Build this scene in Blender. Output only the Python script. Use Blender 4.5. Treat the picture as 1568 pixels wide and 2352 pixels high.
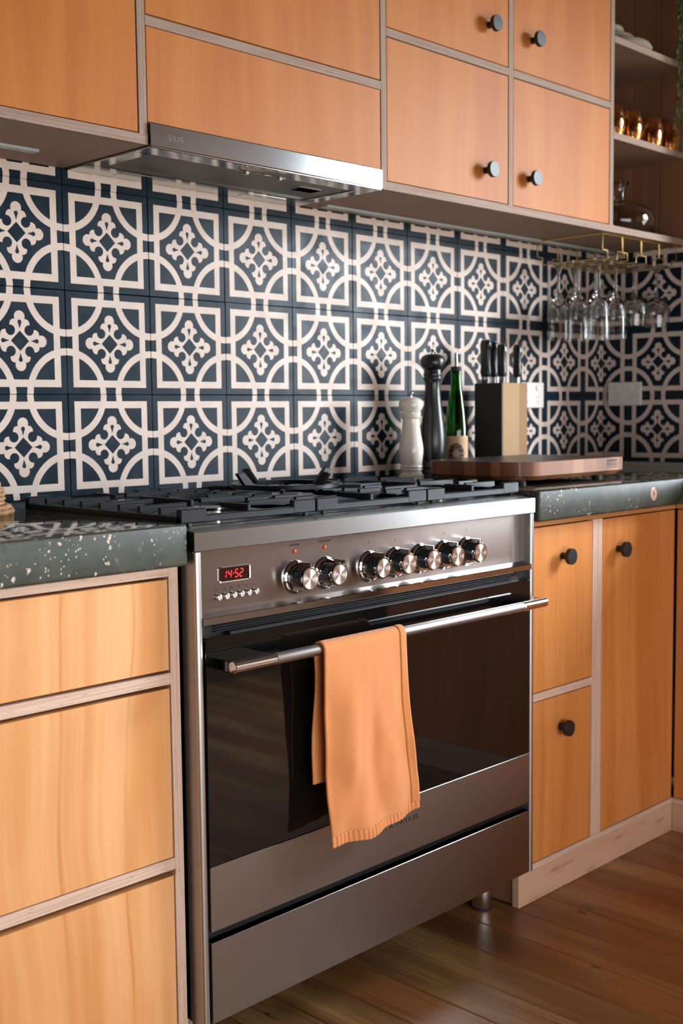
import bpy, bmesh, math, random
from mathutils import Matrix, Vector, noise as MN
random.seed(7)
D = bpy.data
S = bpy.context.scene
for o in list(D.objects): D.objects.remove(o, do_unlink=True)
COL = S.collection
PI = math.pi

# ------------------------------------------------------------------ camera
cam_d = D.cameras.new('camera'); cam = D.objects.new('camera', cam_d); COL.objects.link(cam)
cam_d.sensor_fit = 'VERTICAL'; cam_d.sensor_height = 36.0
cam_d.lens = 2705.43/2352*36.0
cam.matrix_world = (Matrix.Translation((-1.0684, -1.9907, 1.0872)) @ Matrix.Rotation(math.radians(-45.450), 4, 'Z')
                    @ Matrix.Rotation(math.radians(85.113), 4, 'X') @ Matrix.Rotation(math.radians(-0.585), 4, 'Z'))
cam_d.clip_start = 0.05
cam_d.dof.use_dof = True; cam_d.dof.focus_distance = 2.05; cam_d.dof.aperture_fstop = 4.5
S.camera = cam

# ------------------------------------------------------------------ world and daylight
W = D.worlds.new('world'); S.world = W; W.use_nodes = True
wt_ = W.node_tree; bg = wt_.nodes['Background']; bg.inputs[1].default_value = 28.0
tc_ = wt_.nodes.new('ShaderNodeTexCoord'); sp_ = wt_.nodes.new('ShaderNodeSeparateXYZ'); wt_.links.new(tc_.outputs['Generated'], sp_.inputs[0])
rp_ = wt_.nodes.new('ShaderNodeValToRGB'); wt_.links.new(sp_.outputs[2], rp_.inputs[0]); wt_.links.new(rp_.outputs[0], bg.inputs[0])
rp_.color_ramp.elements[0].position = 0.0; rp_.color_ramp.elements[0].color = (0.15, 0.14, 0.11, 1)      # ground outside
rp_.color_ramp.elements[1].position = 0.03; rp_.color_ramp.elements[1].color = (0.84, 0.92, 1.0, 1)      # overcast sky
def area(name, loc, rot, sx, sy, energy, color):
    l = D.lights.new(name, 'AREA'); l.shape = 'RECTANGLE'; l.size = sx; l.size_y = sy
    l.energy = energy; l.color = color
    o = D.objects.new(name, l); COL.objects.link(o); o.location = loc; o.rotation_euler = rot
    return o
# daylight standing in the side window (right wall) and an added fill light behind the camera
portal = area('side_window_portal', (2.99, -1.925, 1.55), (0, math.radians(90), 0), 1.80, 1.25, 1.0, (1, 1, 1))   # guides sky light through the opening
portal.data.cycles.is_portal = True
area('rear_fill_light', (-0.15, -2.765, 0.72), (math.radians(90), 0, 0), 2.3, 1.0, 27, (0.95, 0.97, 1.0))

vs = S.view_settings
vs.view_transform = 'Standard'; vs.look = 'None'; vs.gamma = 1.0; vs.use_curve_mapping = False
vs.exposure = 0.56

# ------------------------------------------------------------------ node helpers
class V:
    def __init__(s, g, sock): s.g = g; s.s = sock
    def _b(s, op, o, rev=False):
        return s.g.m(op, o, s) if rev else s.g.m(op, s, o)
    def __add__(s, o): return s._b('ADD', o)
    __radd__ = __add__
    def __sub__(s, o): return s._b('SUBTRACT', o)
    def __rsub__(s, o): return s._b('SUBTRACT', o, True)
    def __mul__(s, o): return s._b('MULTIPLY', o)
    __rmul__ = __mul__
    def __truediv__(s, o): return s._b('DIVIDE', o)
class G:
    def __init__(s, name):
        s.mat = D.materials.new(name); s.mat.use_nodes = True; s.t = s.mat.node_tree
        s.b = s.t.nodes['Principled BSDF']
    def n(s, typ, **k):
        nd = s.t.nodes.new(typ)
        for a, v in k.items(): setattr(nd, a, v)
        return nd
    def put(s, inp, v):
        if isinstance(v, V): s.t.links.new(v.s, inp)
        elif isinstance(v, (tuple, list)) and len(v) == 3 and inp.type == 'RGBA': inp.default_value = (*v, 1)
        else: inp.default_value = v
    def m(s, op, a, b=0.0, c=0.0):
        nd = s.n('ShaderNodeMath', operation=op); s.put(nd.inputs[0], a); s.put(nd.inputs[1], b); s.put(nd.inputs[2], c)
        return V(s, nd.outputs[0])
    def pos(s):
        nd = s.n('ShaderNodeNewGeometry'); return s.sep(V(s, nd.outputs['Position']))
    def obj(s):
        nd = s.n('ShaderNodeTexCoord'); return s.sep(V(s, nd.outputs['Object']))
    def sep(s, v):
        nd = s.n('ShaderNodeSeparateXYZ'); s.put(nd.inputs[0], v); return [V(s, nd.outputs[i]) for i in range(3)]
    def vec(s, x, y, z):
        nd = s.n('ShaderNodeCombineXYZ')
        for i, q in enumerate((x, y, z)): s.put(nd.inputs[i], q)
        return V(s, nd.outputs[0])
    def rnd(s): return V(s, s.n('ShaderNodeObjectInfo').outputs['Random'])
    def noise(s, v, scale=1.0, detail=3.0, rough=0.5, dist=0.0):
        nd = s.n('ShaderNodeTexNoise'); s.put(nd.inputs['Vector'], v)
        nd.inputs['Scale'].default_value = scale; nd.inputs['Detail'].default_value = detail
        nd.inputs['Roughness'].default_value = rough; nd.inputs['Distortion'].default_value = dist
        return V(s, nd.outputs[0])
    def voro(s, v, scale, out='Distance', rand=1.0):
        nd = s.n('ShaderNodeTexVoronoi'); s.put(nd.inputs['Vector'], v); nd.inputs['Scale'].default_value = scale
        nd.inputs['Randomness'].default_value = rand
        return V(s, nd.outputs[out])
    def ss(s, v, lo, hi, a=0.0, b=1.0):
        nd = s.n('ShaderNodeMapRange', interpolation_type='SMOOTHSTEP')
        s.put(nd.inputs[0], v)
        for i, q in enumerate((lo, hi, a, b)): nd.inputs[i+1].default_value = q
        return V(s, nd.outputs[0])
    def mix(s, f, a, b):
        nd = s.n('ShaderNodeMix', data_type='RGBA')
        s.put(nd.inputs[0], f); s.put(nd.inputs[6], a); s.put(nd.inputs[7], b)
        return V(s, nd.outputs[2])
    def set(s, **k):
        names = dict(col='Base Color', rough='Roughness', metal='Metallic', spec='Specular IOR Level', trans='Transmission Weight', ior='IOR',
                     coat='Coat Weight', coatr='Coat Roughness', em='Emission Color', ems='Emission Strength', aniso='Anisotropic',
                     anr='Anisotropic Rotation', nor='Normal', tan='Tangent', sheen='Sheen Weight', alpha='Alpha', sss='Subsurface Weight')
        for a, v in k.items(): s.put(s.b.inputs[names[a]], v)
        return s
    def bump(s, h, strength=0.3, dist=0.001):
        nd = s.n('ShaderNodeBump'); nd.inputs['Strength'].default_value = strength; nd.inputs['Distance'].default_value = dist
        s.put(nd.inputs['Height'], h); s.put(s.b.inputs['Normal'], V(s, nd.outputs[0])); return s
    def tangent(s, axis):
        nd = s.n('ShaderNodeTangent', direction_type='RADIAL', axis=axis); s.put(s.b.inputs['Tangent'], V(s, nd.outputs[0])); return s
M = {}
def mat(name, **k):
    g = G(name); g.set(**k); M[name] = g.mat; return g

# ---- plain ones
mat('black_metal', col=(0.012, 0.012, 0.013), rough=0.42)
mat('black_paint', col=(0.011, 0.012, 0.014), rough=0.32, coat=0.15, coatr=0.25)
mat('dark_gap', col=(0.006, 0.006, 0.006), rough=0.7)
mat('oven_glass', col=(0.004, 0.004, 0.004), rough=0.03, spec=0.55)
mat('enamel', col=(0.010, 0.011, 0.013), rough=0.25)
mat('vent_black', col=(0.008, 0.009, 0.010), rough=0.35)
mat('chrome', col=(0.72, 0.72, 0.73), metal=1.0, rough=0.07)
mat('brass', col=(0.72, 0.50, 0.20), metal=1.0, rough=0.28)
mat('white_plastic', col=(0.74, 0.70, 0.66), rough=0.35)
mat('slot_grey', col=(0.25, 0.23, 0.21), rough=0.5)
mat('cream_ceramic', col=(0.72, 0.64, 0.55), rough=0.22, coat=0.3)
mat('print_black', col=(0.02, 0.018, 0.016), rough=0.6)
mat('print_grey', col=(0.20, 0.19, 0.18), rough=0.6)
mat('print_etch', col=(0.13, 0.135, 0.14), rough=0.5, metal=0.6)
mat('wall_paint', col=(0.60, 0.55, 0.48), rough=0.8)
mat('timber_lining', col=(0.12, 0.06, 0.033), rough=0.55)
mat('ceiling_paint', col=(0.72, 0.70, 0.66), rough=0.9)
mat('led_red', col=(0.3, 0.0, 0.0), em=(1.0, 0.01, 0.008), ems=3.2)
mat('lamp_red', col=(0.55, 0.04, 0.01), rough=0.25, em=(1.0, 0.05, 0.01), ems=0.12)
mat('display_glass', col=(0.020, 0.003, 0.003), rough=0.08)
mat('clear_glass', col=(0.98, 0.98, 0.98), rough=0.0, trans=1.0, ior=1.45)
mat('etched_glass', col=(0.97, 0.97, 0.97), rough=0.22, trans=1.0, ior=1.18)
mat('smoke_glass', col=(0.93, 0.92, 0.90), rough=0.0, trans=1.0, ior=1.45)
mat('green_glass', col=(0.05, 0.33, 0.03), rough=0.02, trans=1.0, ior=1.5)
mat('dark_oil', col=(0.004, 0.006, 0.002), rough=0.1)
mat('rubber', col=(0.01, 0.014, 0.018), rough=0.6)
mat('leaf', col=(0.035, 0.10, 0.05), rough=0.5)
mat('stem', col=(0.05, 0.09, 0.03), rough=0.6)
mat('terracotta', col=(0.35, 0.14, 0.07), rough=0.8)
mat('label_paper', col=(0.58, 0.36, 0.20), rough=0.7)
mat('strip_grey', col=(0.38, 0.42, 0.42), rough=0.35)
g = mat('copper', col=(0.62, 0.28, 0.10), metal=1.0, rough=0.16)
p = g.obj(); g.bump(g.voro(g.vec(*p), 75), 0.55, 0.002)
g = mat('coin_copper', col=(0.38, 0.22, 0.16), metal=0.7, rough=0.45)
g = mat('stone_dish', rough=0.6); p = g.obj()
g.set(col=g.mix(g.noise(g.vec(*p), 25), (0.26, 0.22, 0.165), (0.40, 0.35, 0.28)))
g = mat('wicker', rough=0.6); p = g.pos()
g.set(col=g.mix(g.noise(g.vec(*p), 120), (0.20, 0.085, 0.028), (0.56, 0.32, 0.14)))

# ---- stainless steel, brushed
def steel(name, base, rough, aniso=0.75, axis='Z', k=(6, 6, 900)):
    g = mat(name, metal=1.0, aniso=aniso)
    p = g.pos(); n = g.noise(g.vec(p[0]*k[0], p[1]*k[1], p[2]*k[2]), 1.0, 2.0)
    n2 = g.noise(g.vec(*p), 9.0, 3.0)
    g.set(rough=rough, col=g.mix(n, tuple(c*0.96 for c in base), base))
    if axis: g.set(tan=g.vec(*((0, 0, 1) if axis == 'Z' else (1, 0, 0))))
    return g
steel('steel', (0.40, 0.38, 0.365), 0.28)
steel('steel_leg', (0.70, 0.68, 0.65), 0.24, 0.0, None)
steel('steel_bezel', (0.30, 0.292, 0.285), 0.28)
steel('steel_hood', (0.42, 0.42, 0.42), 0.20)
steel('steel_panel', (0.31, 0.275, 0.255), 0.22)
steel('steel_polished', (0.50, 0.505, 0.51), 0.10, 0.0, None)
steel('steel_dark', (0.52, 0.53, 0.53), 0.16, 0.0, None)
steel('steel_v', (0.50, 0.475, 0.455), 0.38, 0.3, 'X', (900, 900, 6))
g = mat('steel_spun', metal=1.0, col=(0.74, 0.71, 0.68), rough=0.30, aniso=0.92, anr=0.25); g.tangent('Y')
g = mat('filter_mesh', metal=0.8, rough=0.45); p = g.pos()
st = g.m('SINE', (p[0]+p[1]*0.35)*900.0)
g.set(col=g.mix(g.ss(st, -0.4, 0.6), (0.03, 0.03, 0.026), (0.22, 0.21, 0.18)))
g = mat('cast_iron', rough=0.38, spec=0.32); p = g.pos()
g.set(col=g.mix(g.noise(g.vec(*p), 30), (0.005, 0.0066, 0.009), (0.009, 0.0115, 0.0155)))
g.bump(g.noise(g.vec(*p), 900, 2), 0.25, 0.0006)

# ---- plywood faces (vertical grain) and edges
def ply(name, c0, c1, c2, off=0.0, su=5.0, lstr=0.7):
    g = mat(name, rough=0.50, spec=0.25)
    p = g.pos(); u = p[0] + p[1]*1.03 + off; z = p[2]
    warp = g.noise(g.vec(u*2.2, z*1.4, 0.3), 1.0, 2.0) - 0.5
    uu = u + warp*0.11
    a = g.noise(g.vec(uu*su*2.2, z*0.55, 0.0), 1.0, 3.0, 0.55, 0.4)
    fine = g.noise(g.vec(uu*190.0, z*5.0, 0.5), 1.0, 2.0)
    ring = g.m('PINGPONG', uu*su*1.9 + a*1.3, 0.5)
    ln = g.ss(ring, 0.0, 0.06, 1.0, 0.0)
    blot = g.noise(g.vec(u*4.0, z*3.0, 2.0), 1.0, 3.0)
    c = g.mix(g.ss(a, 0.36, 0.64), c0, c1)
    c = g.mix(g.ss(blot, 0.42, 0.75, 0.0, 0.55), c, c0)
    c = g.mix(ln*lstr*g.ss(blot, 0.3, 0.6), c, c2)
    c = g.mix(g.ss(fine, 0.35, 0.8, 0.0, 0.16), c, c2)
    fleck = g.ss(g.noise(g.vec(uu*420.0, z*60.0, 1.5), 1.0, 1.0), 0.74, 0.82, 0.0, 0.35)
    c = g.mix(fleck, c, c2)
    g.set(col=c); g.bump(fine, 0.06, 0.0005)
    return g
ply('ply_face', (0.82, 0.435, 0.190), (0.66, 0.278, 0.086), (0.56, 0.21, 0.055))
ply('ply_upper', (0.52, 0.188, 0.040), (0.44, 0.138, 0.024), (0.32, 0.088, 0.014), 3.7, 4.0, 0.2)  # deeper orange; also darkened in colour for the dimmer light up there
ply('ply_right', (0.67, 0.265, 0.074), (0.56, 0.188, 0.042), (0.40, 0.115, 0.020), 8.3, 6.5, 0.25)
ply('ply_inside', (0.27, 0.130, 0.066), (0.215, 0.096, 0.046), (0.13, 0.05, 0.022), 1.1, 5.0, 0.15)
def edge(name, horiz, c0=(0.70, 0.50, 0.39), c1=(0.58, 0.38, 0.275), c2=(0.26, 0.145, 0.095)):
    g = mat(name, rough=0.6, spec=0.25); p = g.pos()
    L, A = ((p[0]+p[1]), p[2]) if horiz else (p[2], p[0]+p[1])
    st = g.noise(g.vec(L*5.0, A*330.0, 0.0), 1.0, 2.0)
    dash = g.noise(g.vec(L*42.0, A*420.0, 4.0), 1.0, 2.0)
    c = g.mix(g.ss(st, 0.35, 0.68), c0, c1)
    c = g.mix(g.ss(dash, 0.62, 0.74, 0.0, 0.7), c, c2)
    g.set(col=c)
edge('edge_h', True); edge('edge_v', False)
edge('edge_h_shaded', True, (0.37, 0.265, 0.205), (0.285, 0.185, 0.135), (0.12, 0.068, 0.043)); edge('edge_v_shaded', False, (0.37, 0.265, 0.205), (0.285, 0.185, 0.135), (0.12, 0.068, 0.043))  # upper edges: same wood as below, dimmer light painted into the colour
edge('edge_warm', True, (0.56, 0.26, 0.10), (0.46, 0.19, 0.065), (0.22, 0.08, 0.025))
g = mat('plinth_ply', rough=0.55); p = g.pos()
n = g.noise(g.vec((p[0]+p[1])*3.0, p[2]*26.0, 0.0), 1.0, 4.0, 0.5, 0.8)
b = g.noise(g.vec((p[0]+p[1])*9.0, p[2]*50.0, 3.0), 1.0, 3.0)
g.set(col=g.mix(g.ss(b, 0.55, 0.75, 0.0, 0.7), g.mix(n, (0.66, 0.41, 0.28), (0.54, 0.31, 0.19)), (0.30, 0.13, 0.06)))
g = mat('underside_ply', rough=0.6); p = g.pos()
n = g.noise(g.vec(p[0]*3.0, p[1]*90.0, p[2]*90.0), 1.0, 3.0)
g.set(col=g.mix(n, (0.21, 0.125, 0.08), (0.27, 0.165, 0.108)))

# ---- cement tile print
g = mat('cement_tile', spec=0.13)
x, y, z = g.obj()
X = g.m('ABSOLUTE', x/0.1); Y = g.m('ABSOLUTE', z/0.1)
mx = g.m('MAXIMUM', X, Y); mn = g.m('MINIMUM', X, Y)
def hyp(a, b): return g.m('SQRT', a*a + b*b)
def band(v, lo, hi):   # signed distance, negative inside
    c = (lo+hi)/2; return g.m('ABSOLUTE', v - c) - (hi-lo)/2
U = lambda *a: a[0] if len(a) == 1 else g.m('MINIMUM', a[0], U(*a[1:]))
I = lambda *a: a[0] if len(a) == 1 else g.m('MAXIMUM', a[0], I(*a[1:]))
frame = band(mx, 0.722, 0.862)
ring = band(hyp(1.0 - X, 1.0 - Y), 0.752, 0.888)
ball = hyp(mn, mx - 0.452) - 0.112
lobe = hyp(mn - 0.118, mx - 0.315) - 0.092
stemb = I(mn - 0.105, band(mx, 0.18, 0.40))
dia = mx + mn - 0.30
bite = 0.098 - hyp(mn - 0.197, mx - 0.197)
tear = U(hyp(mn, mx - 0.352) - 0.042, I(mn - (mx - 0.222)*0.30, mx - 0.36))
flower = I(U(ball, lobe, stemb, dia), bite, 0.19 - (mx + mn), g.m('MULTIPLY', tear, -1.0))
pat = U(frame, ring, flower)
wob = g.noise(g.vec(x*260.0, z*260.0, 0.0), 1.0, 2.0) - 0.5
mask = g.ss(pat + wob*0.007, -0.006, 0.006, 1.0, 0.0)
P = g.pos()
wear = g.noise(g.vec(*P), 22.0, 5.0, 0.6); fine = g.noise(g.vec(*P), 240.0, 3.0)
r = g.rnd()
navy = g.mix(g.ss(wear, 0.3, 0.75), (0.0068, 0.0160, 0.0265), (0.0108, 0.0240, 0.0385))
navy = g.mix(r*0.5, navy, (0.0075, 0.0155, 0.0235))
cream = g.mix(g.ss(wear, 0.35, 0.72), (0.70, 0.575, 0.50), (0.62, 0.50, 0.425))
cream = g.mix(r*0.25, cream, (0.61, 0.51, 0.445))
g.set(col=g.mix(mask, navy, cream), rough=g.ss(wear, 0.3, 0.8, 0.30, 0.46))
g.bump(fine, 0.05, 0.0005)
mat('grout', col=(0.035, 0.042, 0.048), rough=0.8)

# ---- polished concrete worktop with pale chips
g = mat('concrete_top', spec=0.38)
p = g.pos(); v = g.vec(*p)
n1 = g.noise(v, 14.0, 5.0, 0.6); n2 = g.noise(v, 90.0, 3.0)
c = g.mix(g.ss(n1, 0.3, 0.7), (0.022, 0.026, 0.018), (0.054, 0.057, 0.041))
n3 = g.noise(v, 260.0, 3.0, 0.6)
c = g.mix(g.ss(n2, 0.55, 0.72, 0.0, 0.75), c, (0.024, 0.027, 0.024))
c = g.mix(g.ss(n3, 0.56, 0.76, 0.0, 0.5), c, (0.095, 0.095, 0.072))
def chips(scale, thr, seed):
    j1 = g.noise(v, scale*1.6, 2.0) - 0.5; j2 = g.noise(g.vec(p[2], p[0], p[1]), scale*1.6, 2.0) - 0.5
    vv = g.vec(p[0]+seed+j1*(0.9/scale), p[1]*0.9+j2*(0.9/scale), p[2]*0.8+j1*(0.9/scale))
    d = g.voro(vv, scale); sep = g.n('ShaderNodeTexVoronoi'); g.put(sep.inputs['Vector'], vv); sep.inputs['Scale'].default_value = scale
    cc = g.sep(V(g, sep.outputs['Color']))
    return g.ss(d, 0.26, 0.32, 1.0, 0.0) * g.ss(cc[0], thr, thr+0.02) * g.ss(g.noise(v, 6.0, 1.0), 0.46, 0.60)
c = g.mix(chips(120.0, 0.74, 0.0), c, (0.62, 0.50, 0.40))
c = g.mix(chips(240.0, 0.84, 3.1), c, (0.50, 0.45, 0.38))
c = g.mix(chips(75.0, 0.84, 6.0), c, (0.66, 0.48, 0.36))
geo = g.n('ShaderNodeNewGeometry'); nz = g.sep(V(g, geo.outputs['Normal']))[2]
top = g.ss(nz, 0.5, 0.95)
g.set(col=c, rough=g.ss(top, 0.0, 1.0, 0.48, 0.045))
wv = g.noise(g.vec(p[0]*7.0, p[1]*26.0, p[2]*7.0), 1.0, 3.0)
g.bump(wv + n2*0.06, 0.13, 0.006)

# ---- floor boards
g = mat('floor_board', spec=0.5)
p = g.pos(); r = g.rnd()
yy = p[1] + r*31.0
w = g.noise(g.vec(p[0]*9.0 + r*7.0, yy*1.3, 0.0), 1.0, 3.0, 0.5, 0.5)
f = g.noise(g.vec(p[0]*120.0, yy*5.0, 1.0), 1.0, 3.0)
k = g.noise(g.vec(p[0]*30.0, yy*12.0, 2.0), 1.0, 2.0)
c = g.mix(g.ss(r, 0.30, 0.70), (0.40, 0.225, 0.088), (0.30, 0.125, 0.044))
c = g.mix(g.ss(w, 0.35, 0.7, 0.0, 0.75), c, (0.13, 0.048, 0.016))
c = g.mix(g.ss(f, 0.4, 0.75, 0.0, 0.45), c, (0.085, 0.032, 0.011))
c = g.mix(g.ss(k, 0.69, 0.76, 0.0, 0.85), c, (0.04, 0.016, 0.007))
g.set(col=c, rough=g.ss(w, 0.3, 0.7, 0.24, 0.36)); g.bump(f, 0.12, 0.0008)

# ---- others with grain
g = mat('walnut_board', rough=0.5, spec=0.3); p = g.obj()
blk = g.voro(g.vec(p[0]*26.0, p[1]*26.0, 0.0), 1.0, 'Color', 0.6); bl = g.sep(blk)
f = g.noise(g.vec(p[0]*260.0, p[1]*260.0, p[2]*8.0), 1.0, 2.0)
c = g.mix(g.ss(bl[0], 0.1, 0.9), (0.30, 0.118, 0.050), (0.11, 0.036, 0.016))
c = g.mix(g.ss(bl[1], 0.72, 0.80), c, (0.38, 0.175, 0.085))
g.set(col=g.mix(f*0.5, c, (0.10, 0.04, 0.02)))
mat('board_top', col=(0.045, 0.030, 0.026), rough=0.33)
g = mat('beech', rough=0.5, spec=0.2); p = g.pos()
lam = g.ss(p[0], 1.468, 1.470)
n = g.noise(g.vec(p[0]*110.0, p[1]*110.0, p[2]*4.0), 1.0, 3.0)
g.set(col=g.mix(lam, g.mix(n, (0.33, 0.195, 0.082), (0.38, 0.24, 0.11)), g.mix(n, (0.25, 0.13, 0.042), (0.29, 0.155, 0.058))))
g = mat('towel', rough=0.9, sheen=0.25); p = g.pos()
wv = g.m('SINE', (p[0]*0.72+p[2])*1750.0) * g.m('SINE', (p[0]-p[2]*0.55)*1550.0)
n = g.noise(g.vec(*p), 18.0, 3.0)
g.set(col=g.mix(g.ss(wv, -0.8, 0.6, 0.0, 1.0), g.mix(n, (0.65, 0.222, 0.060), (0.59, 0.190, 0.047)), (0.75, 0.290, 0.095)))
g.bump(wv, 0.22, 0.001)
mat('towel_stitch', col=(0.44, 0.13, 0.022), rough=0.9)

# ------------------------------------------------------------------ mesh helpers
def link(name, bm, m, parent=None, smooth=False, loc=None, bevel=None):
    me = D.meshes.new(name); bm.normal_update(); bm.to_mesh(me); bm.free()
    ms = m if isinstance(m, (list, tuple)) else [m]
    for q in ms: me.materials.append(M[q])
    if smooth:
        for f in me.polygons: f.use_smooth = True
    o = D.objects.new(name, me); COL.objects.link(o)
    if loc is not None:
        o.location = loc
    if parent is not None: adopt(o, parent)
    return o
def wmat(o):
    m = o.matrix_basis.copy()
    return wmat(o.parent) @ o.matrix_parent_inverse @ m if o.parent else m
def adopt(o, parent):
    w = wmat(o); o.parent = parent; o.matrix_parent_inverse = wmat(parent).inverted()
def thing(name, label, cat, loc, group=None):
    o = D.objects.new(name, None); COL.objects.link(o); o.location = loc; o.empty_display_size = 0.05
    return tag(o, label, cat, group)
def tag(o, label, cat, group=None):
    o['label'] = label; o['category'] = cat
    if group: o['group'] = group
    return o
def struct(o): o['kind'] = 'structure'; return o
def addbox(bm, x0, x1, y0, y1, z0, z1, bev=0.0, seg=1, mi=0):
    r = bmesh.ops.create_cube(bm, size=1.0)
    bmesh.ops.transform(bm, matrix=Matrix.Translation(((x0+x1)/2, (y0+y1)/2, (z0+z1)/2)) @ Matrix.Diagonal((abs(x1-x0), abs(y1-y0), abs(z1-z0), 1)), verts=r['verts'])
    fs = {f for v in r['verts'] for f in v.link_faces}
    for f in fs: f.material_index = mi
    if bev > 0:
        es = list({e for v in r['verts'] for e in v.link_edges})
        bmesh.ops.bevel(bm, geom=es, offset=bev, segments=seg, affect='EDGES', profile=0.5)
    return r
def box(name, x0, x1, y0, y1, z0, z1, m, parent=None, bev=0.0, seg=1, smooth=False):
    bm = bmesh.new(); addbox(bm, x0, x1, y0, y1, z0, z1, bev, seg)
    return link(name, bm, m, parent, smooth)
def addlathe(bm, prof, c=(0, 0, 0), n=32, axis='Z', mi=0, close=True):
    rings = []
    for r, h in prof:
        ring = []
        for i in range(n):
            a = 2*PI*i/n
            if axis == 'Z': q = (c[0]+r*math.cos(a), c[1]+r*math.sin(a), c[2]+h)
            else: q = (c[0]+r*math.cos(a), c[1]-h, c[2]+r*math.sin(a))   # 'Y': h grows towards the room
            ring.append(bm.verts.new(q))
        rings.append(ring)
    for a, b in zip(rings, rings[1:]):
        for i in range(n):
            j = (i+1) % n
            q = (a[i], a[j], b[j], b[i]) if axis == 'Z' else (a[i], b[i], b[j], a[j])
            if axis == 'Y': q = (a[i], a[j], b[j], b[i])
            f = bm.faces.new(q); f.material_index = mi
    if close:
        for ring, flip in ((rings[0], True), (rings[-1], False)):
            f = bm.faces.new(list(reversed(ring)) if flip else ring); f.material_index = mi
    return rings
def lathe(name, prof, c, m, parent=None, n=32, axis='Z', smooth=True, close=True):
    bm = bmesh.new(); addlathe(bm, prof, c, n, axis, 0, close)
    bmesh.ops.recalc_face_normals(bm, faces=bm.faces)
    o = link(name, bm, m, parent, False)
    if smooth: autosmooth(o)
    return o
def autosmooth(o, ang=38):
    me = o.data
    for f in me.polygons: f.use_smooth = True
    bm = bmesh.new(); bm.from_mesh(me); lim = math.radians(ang)
    for e in bm.edges:
        if len(e.link_faces) == 2 and e.calc_face_angle(0) > lim: e.smooth = False
    bm.to_mesh(me); bm.free()
def addprism(bm, pts, axis, a, b, mi=0, bev=0.0):
    """pts: 2D outline; axis 'x': (y,z) extruded x a..b; 'z': (x,y); 'y': (x,z)"""
    def mk(p, t): return {'x': (t, p[0], p[1]), 'y': (p[0], t, p[1]), 'z': (p[0], p[1], t)}[axis]
    A = [bm.verts.new(mk(p, a)) for p in pts]; B = [bm.verts.new(mk(p, b)) for p in pts]
    fs = [bm.faces.new(A), bm.faces.new(list(reversed(B)))]
    for i in range(len(pts)):
        j = (i+1) % len(pts); fs.append(bm.faces.new((A[j], A[i], B[i], B[j])))
    for f in fs: f.material_index = mi
    bmesh.ops.recalc_face_normals(bm, faces=fs)
    if bev > 0:
        bmesh.ops.bevel(bm, geom=list({e for f in fs for e in f.edges}), offset=bev, segments=1, affect='EDGES')
def prism(name, pts, axis, a, b, m, parent=None, bev=0.0):
    bm = bmesh.new(); addprism(bm, pts, axis, a, b, 0, bev); return link(name, bm, m, parent)
def addtube(bm, pts, r, n=8, mi=0):
    pts = [Vector(p) for p in pts]; rings = []
    up = Vector((0, 0, 1))
    for i, p in enumerate(pts):
        d = (pts[min(i+1, len(pts)-1)] - pts[max(i-1, 0)]).normalized()
        a = d.cross(up)
        if a.length < 1e-3: a = d.cross(Vector((0, 1, 0)))
        a.normalize(); b = d.cross(a).normalized()
        rr = r[i] if isinstance(r, (list, tuple)) else r
        rings.append([bm.verts.new(p + a*rr*math.cos(2*PI*k/n) + b*rr*math.sin(2*PI*k/n)) for k in range(n)])
    for A, B in zip(rings, rings[1:]):
        for k in range(n):
            f = bm.faces.new((A[k], A[(k+1) % n], B[(k+1) % n], B[k])); f.material_index = mi
    bm.faces.new(rings[0]); bm.faces.new(list(reversed(rings[-1])))
def tube(name, pts, r, m, parent=None, n=10):
    bm = bmesh.new(); addtube(bm, pts, r, n); bmesh.ops.recalc_face_normals(bm, faces=bm.faces)
    o = link(name, bm, m, parent); autosmooth(o); return o
def rrect(x0, x1, y0, y1, rs, n=6):
    """rounded rectangle outline, radii for corners (x1,y1),(x0,y1),(x0,y0),(x1,y0)"""
    out = []
    for (cx, cy, a0), r in zip(((x1, y1, 0), (x0, y1, 90), (x0, y0, 180), (x1, y0, 270)), rs):
        sx = 1 if cx == x1 else -1; sy = 1 if cy == y1 else -1
        for i in range(n+1):
            a = math.radians(a0 + 90*i/n)
            out.append((cx - sx*r + r*math.cos(a), cy - sy*r + r*math.sin(a)))
    return out
def text(name, s, size, at, m, parent, face='front', width=None, depth=0.0003, slant=0.0, spacing=1.0, align='CENTER'):
    cu = D.curves.new(name, 'FONT'); cu.body = s; cu.size = size; cu.align_x = align; cu.align_y = 'CENTER'
    cu.extrude = depth/2; cu.shear = slant; cu.space_character = spacing; cu.resolution_u = 3
    t = D.objects.new(name, cu); COL.objects.link(t)
    me = D.meshes.new_from_object(t.evaluated_get(bpy.context.evaluated_depsgraph_get()))
    D.objects.remove(t, do_unlink=True); D.curves.remove(cu)
    me.name = name
    if width:
        xs = [v.co.x for v in me.vertices]; k = width/(max(xs)-min(xs))
        for v in me.vertices: v.co.x *= k
    R = {'front': Matrix.Rotation(PI/2, 4, 'X'), 'top': Matrix.Identity(4)}[face]
    me.transform(Matrix.Translation(at) @ R)
    me.materials.clear(); me.materials.append(M[m])
    o = D.objects.new(name, me); COL.objects.link(o)
    if parent is not None: adopt(o, parent)
    return o
def dup(root, delta, label=None):
    """copy a thing with its parts and sub-parts, moved by delta"""
    r = root.copy(); COL.objects.link(r); r.location = Vector(root.location) + Vector(delta)
    if label: r['label'] = label
    for ch in list(root.children):
        c = ch.copy(); COL.objects.link(c); c.parent = r; c.matrix_parent_inverse = ch.matrix_parent_inverse
        for gch in list(ch.children):
            d = gch.copy(); COL.objects.link(d); d.parent = c; d.matrix_parent_inverse = gch.matrix_parent_inverse
    return r
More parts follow.
